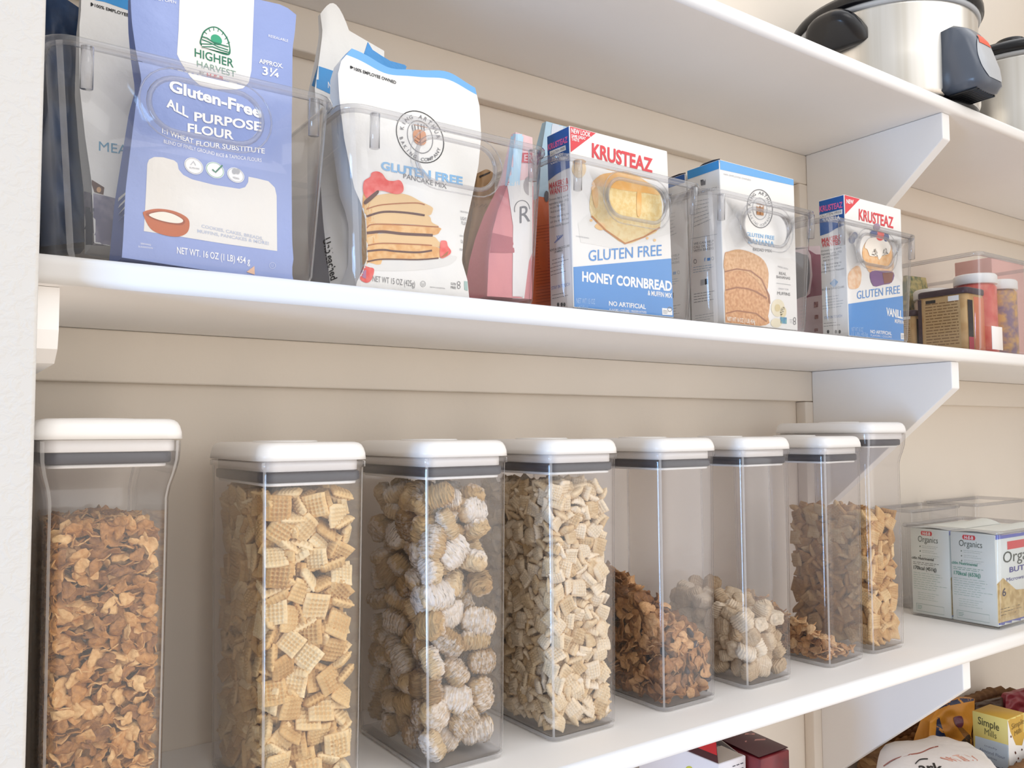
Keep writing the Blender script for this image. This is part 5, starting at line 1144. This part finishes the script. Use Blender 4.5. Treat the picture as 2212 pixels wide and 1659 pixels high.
# ------------------------------------------------------------------ slow cookers on the top shelf
STEEL = M('#e2ddd4', 0.3, 0.06, 3, metal=1.0, h2='#f4f1ec', stretch=(14, 14, 0.4)); BLK = M('#15151a', 0.22, 0.1, 40); BLK2 = M('#0c0c0f', 0.35, 0.1); SILV = M('#b9bcc0', 0.35, 0.04, 40); GREY = M('#5d6470', 0.28, 0.06, 30)
ZT = ZS[3]
def cooker(cx_, cy_, r, zr, label, panel=True, handle_az=None):
    t = thing('slow_cooker', label, 'slow cooker', (cx_, cy_, ZT)); c = (cx_, cy_, ZT + 0.0004); h = zr - ZT
    m = MB(); m.lathe(c, [(r - 0.012, 0.014), (r - 0.004, 0.018), (r, 0.026), (r + 0.0005, h * 0.5), (r, h - 0.012), (r + 0.002, h - 0.006)], STEEL, 72, cap0=True, cap1=True); m.obj('body', t)
    m = MB(); m.lathe(c, [(r - 0.022, 0.0), (r - 0.010, 0.0), (r - 0.004, 0.004), (r - 0.002, 0.012), (r - 0.006, 0.0165)], BLK2, 64, cap0=True, cap1=True); m.obj('base', t)
    m = MB(); m.lathe(c, [(r - 0.004, h - 0.008), (r + 0.003, h - 0.008), (r + 0.005, h - 0.004), (r + 0.004, h), (r - 0.004, h)], SILV, 72); m.obj('steel_band', t)
    m = MB(); m.lathe(c, [(r - 0.006, h), (r + 0.006, h + 0.0005), (r + 0.010, h + 0.006), (r + 0.010, h + 0.014), (r + 0.004, h + 0.022), (r - 0.012, h + 0.024), (r - 0.016, h + 0.018)], BLK, 72); m.obj('rim', t)
    m = MB(); m.lathe(c, [(r - 0.014, h + 0.019), (r * 0.7, h + 0.042), (r * 0.25, h + 0.055), (0.0, h + 0.056)], plastic('cooker_glass', (0.8, 0.8, 0.8), 0.05), 64)
    lid = m.obj('glass_lid', t)
    m = MB(); m.lathe((cx_, cy_, ZT + h + 0.055), [(0.012, 0), (0.012, 0.010), (0.026, 0.016), (0.026, 0.026), (0.0, 0.030)], BLK, 32); m.obj('lid_knob', lid)
    return t
CK = (1.344, -0.072, 0.1425, 1.000)
t = cooker(*CK, 'large stainless slow cooker with a grey control panel hanging over the shelf edge')
def on_ck(a, rad, z): return (CK[0] + rad * math.sin(a), CK[1] - rad * math.cos(a), z)     # a: angle from the shelf front, positive to the right
# left handle: scooped grip
def handle(t, cx_, cy_, r, a0, zc, wid=0.36):
    m = MB(); n = 15; loops = []
    for k in range(n + 1):
        s = k / n * 2 - 1; a = a0 + s * wid; e = max(0.0, 1 - abs(s) ** 3); out = 0.004 + 0.036 * e; th = 0.010 + 0.010 * e; lp = []
        for j in range(14):
            b = 2 * PI * j / 14; q = r - 0.006 + out * 0.5 + (out * 0.5 + 0.006) * math.cos(b); z = zc + 0.012 * e + th * math.sin(b) - 0.020 * e * max(0, -math.sin(b)) * (0.5 - 0.5 * math.cos(b)) + 0.014 * (1 if math.cos(b) > 0.5 else 0) * e
            lp.append((cx_ + q * math.sin(a), cy_ - q * math.cos(a), z))
        loops.append(lp)
    m.loft(loops, BLK, True, True, True); return m.obj('handle', t)
handle(t, CK[0], CK[1], CK[2], -1.56, 0.952)
handle(t, CK[0], CK[1], CK[2], 1.75, 0.958)
# control panel
m = MB(); x0, x1 = CK[0] - 0.060, CK[0] + 0.016
pf_ = [(-0.198, 0.8400), (-0.254, 0.8380), (-0.263, 0.8470), (-0.2595, 0.876), (-0.246, 0.920), (-0.234, 0.940), (-0.218, 0.950), (-0.198, 0.948)]
loops = []
for k in range(9):
    s = k / 8 * 2 - 1; e = max(0.0, 1 - abs(s) ** 4); x = (x0 + x1) / 2 + s * (x1 - x0) / 2; loops.append([(x, -0.200 + (y + 0.200) * (0.80 + 0.20 * e), 0.896 + (z - 0.896) * (0.86 + 0.14 * e)) for y, z in pf_])
m.loft(loops, GREY, True, True, True); m.snap(); pn = m.obj('control_panel', t)
def panel_at(a, b):   # a across, b up the sloping front
    s = 2 * a - 1; e = max(0.0, 1 - abs(s) ** 4); x = x0 + (x1 - x0) * a; k = 2 + b * 3; i = min(4, int(k)); f = k - i; y = pf_[i][0] * (1 - f) + pf_[i + 1][0] * f; z = pf_[i][1] * (1 - f) + pf_[i + 1][1] * f
    return (x, -0.200 + (y + 0.200) * (0.80 + 0.20 * e) - 0.0008, 0.896 + (z - 0.896) * (0.86 + 0.14 * e) + 0.0003)
m = MB(); m.grid(lambda u, v: panel_at(0.10 + 0.80 * (0.5 + (u - 0.5) * math.sin(PI * (0.12 + 0.80 * v)) ** 0.5), 0.06 + 0.62 * v), 12, 12, SILV, True); m.obj('face_plate', pn)
m = MB(); m.grid(lambda u, v: tuple(np.array(panel_at(0.26 + 0.48 * (0.5 + (u - 0.5) * (1 - 0.5 * v)), 0.60 + 0.22 * v)) - np.array([0, 0.0008, 0])), 8, 8, M('#e8562e', 0.4, 0.05), True); m.obj('badge', pn)
m = MB()
for k in range(9): m.box(x0 + 0.009 + 0.0068 * k, x0 + 0.0122 + 0.0068 * k, -0.248, -0.206, 0.8368, 0.8400, BLK2, 0.0006, 1)
m.obj('vent_ribs', pn)
m = MB(); m.box(CK[0] - 0.045, CK[0] + 0.005, -0.2130, -0.190, 0.846, 0.948, BLK2); m.obj('panel_neck', t)
# second steel pot further right
t2 = cooker(1.790, -0.080, 0.150, 1.028, 'second stainless cooker cut off by the right edge of the picture')
handle(t2, 1.790, -0.080, 0.150, 0.9, 0.960)

# ------------------------------------------------------------------ lowest shelf
MAROON = M('#7c1f26', 0.35, 0.12, 30, h2='#5c1720'); MAROON_D = M('#4a1a22', 0.35, 0.1, 30); GRBOX = M('#e8e6ee', 0.45, 0.03); BOARD = M('#b3a9a0', 0.7, 0.05); NAVB = M('#1f2a5c', 0.5)
ZL = ZS[0] + 0.0006
def lowbox(near, z, yn, dx, dy, mat):
    """carton whose nearest top corner is seen at pixel near"""
    p = onz(near[0], near[1], z); x0, y0 = p[0], p[1]
    m = MB(); m.box(x0, x0 + dx, y0, y0 + dy, ZL, z, mat, 0.001, 1); m.snap(); return m, x0, y0
m, gx, gy = lowbox((1552, 1652), -0.098, 0, 0.052, 0.145, GRBOX)
pxg = lambda x, y, z: tuple(proj((x, y, z)))
M_ = M('#4a4a58', 0.5)
for k in range(3):
    for a_ in range(3): m.line([pxg(gx + 0.026 + 0.0075 * a_, gy, -0.106 - 0.006 * k), pxg(gx + 0.0315 + 0.0075 * a_, gy, -0.106 - 0.006 * k)], 2.2, M_, 0)
m.ell(pxg(gx + 0.014, gy, -0.122), 6, 8, NAVB, 1);
m.ell(pxg(gx, gy + 0.05, -0.118), 7, 5, M('#c8c850', 0.5), 0)
t = thing('cracker_box', 'white and maroon gluten free cracker box with its top flaps open, under the cereal shelf', 'box', (gx + 0.026, gy + 0.07, ZL)); m.obj('carton', t)
def flap(pts, th, mat, name, par, deco=None):
    m = MB(); A = [Vector(p) for p in pts]; n = (A[1] - A[0]).cross(A[2] - A[0]).normalized() * th; k = len(A)
    m.add([a[:] for a in A] + [(a - n)[:] for a in A], [tuple(range(k)), tuple(range(2 * k - 1, k - 1, -1))] + [(i, k + i, k + (i + 1) % k, (i + 1) % k) for i in range(k)], mat)
    m.snap()
    if deco: deco(m)
    return m.obj(name, par)
zt = -0.0976
def deco1(m):
    g = lambda x, y, z: tuple(proj((x, y, z)))
    f = lambda a, b: g(gx + 0.002 + 0.021 * b, gy + 0.003 + 0.14 * a + 0.022 * b * (1 - a), zt + 0.0008 + 0.0285 * b)
    m.poly([f(0.0, 0.22), f(1, 0.22), f(1, 0.82), f(0.0, 0.82)], M('#c8242c', 0.4, 0.04), 0); m.text('Gluten Free', f(0.14, 0.66), f(1.0, 0.66), 1, INKW, 1, 0.02, up=(f(0.14, 0.34)[0] - f(0.14, 0.66)[0], f(0.14, 0.34)[1] - f(0.14, 0.66)[1]))
flap([(gx + 0.002, gy + 0.002, zt), (gx + 0.002, gy + 0.142, zt), (gx + 0.024, gy + 0.142, zt + 0.030), (gx + 0.024, gy + 0.026, zt + 0.030)], 0.0006, MAROON_D, 'open_flap', t, deco1)
flap([(gx + 0.050, gy + 0.010, zt), (gx + 0.050, gy + 0.142, zt), (gx + 0.036, gy + 0.142, zt + 0.026), (gx + 0.034, gy + 0.060, zt + 0.026)], 0.0006, BOARD, 'open_flap', t)
flap([(gx + 0.003, gy + 0.002, zt), (gx + 0.049, gy + 0.002, zt), (gx + 0.040, gy + 0.030, zt + 0.006), (gx + 0.014, gy + 0.030, zt + 0.006)], 0.0006, BOARD, 'open_flap', t)
m, hx, hy = lowbox((1643, 1641), -0.0995, 0, 0.058, 0.150, MAROON)
t = thing('cracker_box', 'dark maroon box with a glossy lid beside the gluten free cracker box', 'box', (hx + 0.029, hy + 0.075, ZL)); m.obj('carton', t)
m = MB(); lz = -0.0990
def lf(u, v): return (hx - 0.0006 + 0.0592 * u, hy + 0.002 + 0.148 * v, lz + 0.016 * math.sin(PI * (0.15 + 0.7 * u)) * min(1, v * 1.4) + 0.002)
m.grid(lf, 12, 10, MAROON_D); m.grid(lambda u, v: tuple(np.array(lf(u, v)) - np.array([0, 0, 0.0007])), 12, 10, MAROON_D, True, True); m.snap()
for k in range(5):
    y = hy + 0.02 + 0.02 * k; m.line([pxg(*lf(0.30, 0.25 + 0.12 * k)), pxg(*lf(0.62, 0.22 + 0.12 * k)), pxg(*lf(0.85, 0.20 + 0.12 * k))], 3.0, M('#b98078', 0.4, 0.05), 0)
m.obj('top_flap', t)

# woven basket with the snacks
BASK = cereal_mat('woven_seagrass', '#3a2414', '#7a5634', '#b08a5c', 0.8, 60, 0.6, (1, 1, 3))
bx0, bx1, by0, by1, bz = 1.335, 1.85, -0.196, 0.020, -0.226
t = thing('woven_basket', 'brown woven seagrass basket full of snacks at the lower right', 'basket', ((bx0 + bx1) / 2, (by0 + by1) / 2, ZL))
m = MB(); nz = 12
for i in range(nz):
    z = ZL + 0.007 + (bz - ZL - 0.014) * i / (nz - 1); lp = rr(bx0, bx1, by0, by1, 0.03, z, 6); path = []
    R0 = resample([(p[0], p[1]) for p in lp] + [(lp[0][0], lp[0][1])], 110)[:-1]
    for k, (x, y) in enumerate(R0):
        nx, ny = x - (bx0 + bx1) / 2, y - (by0 + by1) / 2; s = 0.0022 * (1 if (k + i) % 2 else -1); L_ = math.hypot(nx, ny); path.append((x + nx / L_ * s, y + ny / L_ * s, z + 0.0010 * math.sin(k * 1.7 + i)))
    m.tube(path, 0.0078, BASK, 7, True)
m.obj('woven_wall', t)
m = MB(); m.box(bx0 + 0.006, bx1 - 0.006, by0 + 0.006, by1 - 0.006, ZL + 0.001, ZL + 0.008, BASK); m.obj('base', t)
m = MB(); path = [(p[0], p[1], bz + 0.003) for p in rr(bx0 - 0.003, bx1 + 0.003, by0 - 0.003, by1 + 0.003, 0.033, 0, 8)]
m.tube([(x, y, z + 0.0018 * math.sin(k * 2.4)) for k, (x, y, z) in enumerate([(q[0], q[1], bz + 0.003) for q in resample([(p[0], p[1]) for p in path] + [(path[0][0], path[0][1])], 160)[:-1]])], lambda s: 0.0105 + 0.0016 * math.sin(s * 400), BASK, 9, True); m.obj('rim', t)
zin = ZL + 0.0085
# white snack bag lying on top at the basket front
bag_o = cat(K9_((-60, 1500), (0, 1215), (150, 1170), (420, 1160), (700, 1075), (880, 1045), (1100, 1090), (1400, 1165), (1560, 1240), (1700, 1360), (1790, 1480), (1850, 1800), (-60, 1800)), 3)
def zwhite(k): return -0.130
Vt = [onz(p[0], p[1], -0.200) for p in bag_o]
m = MB(); cxw = sum(v[0] for v in Vt) / len(Vt); cyw = sum(v[1] for v in Vt) / len(Vt); n = len(Vt); loops = []
for rr_, dz in ((1.0, 0.0), (0.985, 0.006), (0.93, 0.013), (0.8, 0.019), (0.6, 0.023), (0.35, 0.026), (0.12, 0.027)):
    loops.append([(cxw + (v[0] - cxw) * rr_, cyw + (v[1] - cyw) * rr_, -0.200 + dz + 0.0015 * math.sin(9 * k / n * 6.28 + rr_ * 9) * rr_) for k, v in enumerate(Vt)])
WBAG = M('#e6e0dc', 0.42, 0.04, 20, 0.3, 60)
m.loft(loops, WBAG, True, False, True)
m.loft([[(cxw + (v[0] - cxw) * rr_, cyw + (v[1] - cyw) * rr_, -0.200 - dz) for v in Vt] for rr_, dz in ((1.0, 0.0), (0.97, 0.005), (0.85, 0.009), (0.4, 0.011))], WBAG, True, False, True, True); m.snap()
m.line(cat(K9_((60, 1385), (200, 1290), (420, 1215), (620, 1180), (780, 1110), (900, 1080)), 4, False), 2.6, M('#a0584a', 0.5), 0)
for k in range(7): m.line(K9_((930 + 80 * k, 1250 - 4 * k), (1130 + 62 * k, 1310 - 2 * k)), 2.2, M('#cf8f7c', 0.5), 0)
m.poly(cat(K9_((1050, 1300), (1120, 1220), (1300, 1210), (1420, 1270), (1380, 1310), (1200, 1300)), 3), M('#dcae9e', 0.5, 0.06), 0)
BK_ = M('#1e1a18', 0.5); m.text('ark', one(K9_, 620, 1470), one(K9_, 1000, 1480), 15, BK_, 2, 0.02, up=(-7, -19)); m.line(cat(K9_((548, 1352), (620, 1285), (740, 1275)), 4, False), 2.5, BK_, 2)
single(m, 'snack_bag', 'white chocolate bark bag lying across the front of the woven basket', 'bag', org(m))
# cookie box
YEL = M('#e3d27c', 0.45, 0.04, 30); YELD = M('#cda23c', 0.45, 0.06, 30); ICE = M('#d3e4f6', 0.45, 0.03); CHOC = M('#4a2a20', 0.55, 0.1, 120, h2='#6e4432')
def cookiebox(near, z, dx, dy, label):
    p = onz(near[0], near[1], z); x0, y0 = p[0], p[1]; m = MB(); m.box(x0, x0 + dx, y0, y0 + dy, zin, z, YEL, 0.0008, 1); m.snap()
    H_ = z - zin; f = lambda a, b: tuple(proj((x0, y0 + dy * (1 - a), z - b)))
    g = lambda a, b: tuple(proj((x0 + dx * a, y0, z - b)))
    ky = m.mi(YELD)
    for i_, f_ in enumerate(m.f):
        if all(m.v[q_][2] > z - 0.0003 for q_ in f_): m.m[i_] = ky
    m.poly([f(0, 0.040), f(1, 0.040), f(1, 0.115), f(0, 0.115)], ICE, 0); m.poly([f(0, 0.115), f(1, 0.115), f(1, H_), f(0, H_)], M('#d8d0c8', 0.5), 0); m.poly([f(0.15, 0.118), f(0.5, 0.108), (f(0.85, 0.11)), f(0.95, 0.15), f(0.1, 0.15)], CHOC, 1)
    s = abs(f(0.5, 0.01)[1] - f(0.5, 0)[1]) / 0.01
    m.text('Simple', f(0.16, 0.0185), f(0.76, 0.0215), s * 0.0115, M('#5a5434', 0.5), 1, 0.01); m.text('Mills', f(0.34, 0.0330), f(0.68, 0.0355), s * 0.010, M('#7a744c', 0.5), 1)
    m.text('crunchy', f(0.32, 0.0525), f(0.68, 0.0535), s * 0.003, M('#8a96b0', 0.5), 1); m.text('Almond Flour', f(0.16, 0.062), f(0.90, 0.0645), s * 0.0048, M('#8a96b0', 0.5), 1); m.text('cookies', f(0.35, 0.0695), f(0.66, 0.0705), s * 0.003, M('#8a96b0', 0.5), 1); m.text('Double Chocolate', f(0.10, 0.081), f(0.96, 0.0855), s * 0.0062, M('#5a6070', 0.5), 1, 0.01)
    m.poly([g(0, 0), g(1, 0), g(1, 0.03), g(0.75, 0.05), (g(0.4, 0.045)), g(0.12, 0.02)], YELD, 0); m.poly([g(0, 0), g(0.12, 0.02), g(0.4, 0.045), g(0.75, 0.05), g(1, 0.03), g(1, 0.075), g(0, 0.085)], M('#eeeae6', 0.5), 1); m.poly([g(0, 0.085), g(1, 0.075), g(1, H_), g(0, H_)], CHOC, 1)
    m.text('Simple', g(0.2, 0.018), g(0.9, 0.016), s * 0.009, M('#8a6c2a', 0.5), 2); m.text('Mills', g(0.35, 0.030), g(0.75, 0.028), s * 0.008, M('#8a6c2a', 0.5), 2)
    q = random.Random(3)
    for k in range(26):
        a = q.uniform(0.02, 0.95); b = 0.012 + 0.075 * q.random()
        if b < 0.055 and a > 0.15: continue
        m.ell(g(a, b), 1.6, 2.6, CHOC, 2, 8)
    return single(m, 'cookie_box', label, 'box', org(m))
cookiebox((2176, 1555), -0.150, 0.060, 0.056, 'yellow and pale blue double chocolate cookie box in the basket')
cookiebox((2266, 1580), -0.196, 0.060, 0.056, 'second yellow cookie box cut off at the right edge of the basket')
m = pouch(K9_((895, 500), (850, 560), (770, 700), (755, 950), (760, 1150)), K9_((1455, 350), (1455, 600), (1400, 900), (1420, 1250)), -0.060, -0.075, 0.008, 0.030, M('#cf8a2a', 0.42, 0.06, 25, 0.25, 60), seed=31, zmin=zin + 0.06, bulge=0.005, wrk=0.003, top=lambda u: -10 * math.sin(PI * u))
m.poly(K9_((880, 440), (1480, 280), (1480, 372), (1180, 395), (1000, 470), (890, 520)), M('#20284a', 0.45), 0); m.poly(cat(K9_((1130, 640), (1250, 615), (1285, 720), (1250, 790), (1170, 770)), 3), M('#6e3048', 0.3, 0.2, 120), 1)
m.poly(K9_((880, 640), (915, 640), (960, 800), (1080, 1080), (880, 1080), (850, 1000)), M('#14305e', 0.4, 0.2, 40), 0); m.poly(cat(K9_((1140, 1050), (1250, 1000), (1380, 900), (1420, 1200), (1300, 1150), (1180, 1110)), 3), M('#3c2a14', 0.5, 0.2, 120), 1); m.poly(K9_((1180, 770), (1260, 780), (1380, 900), (1400, 1050), (1300, 950)), M('#8a5a20', 0.5), 0)
single(m, 'candy_pouch', 'amber pouch with a dark top edge and blue gusset, behind the white bag', 'pouch', org(m))
m = pouch(K9_((1940, 290), (1930, 420), (1930, 560), (1930, 800)), K9_((2300, 190), (2300, 420), (2300, 560), (2300, 800)), -0.045, -0.055, 0.008, 0.025, M('#8e2f3a', 0.4, 0.1, 25, 0.3, 60), seed=33, zmin=zin + 0.04, bulge=0.004, wrk=0.003)
single(m, 'candy_pouch', 'dark red pouch at the back right of the basket', 'pouch', org(m))
m = pouch(K9_((1480, 440), (1470, 560), (1470, 800)), K9_((1900, 330), (1920, 560), (1920, 800)), -0.040, -0.048, 0.006, 0.02, M('#4a3426', 0.5, 0.15, 30, 0.3, 60), seed=35, zmin=zin + 0.04, bulge=0.004, wrk=0.003)
single(m, 'snack_bag', 'dark brown bag at the back of the basket between the amber and red pouches', 'bag', org(m))
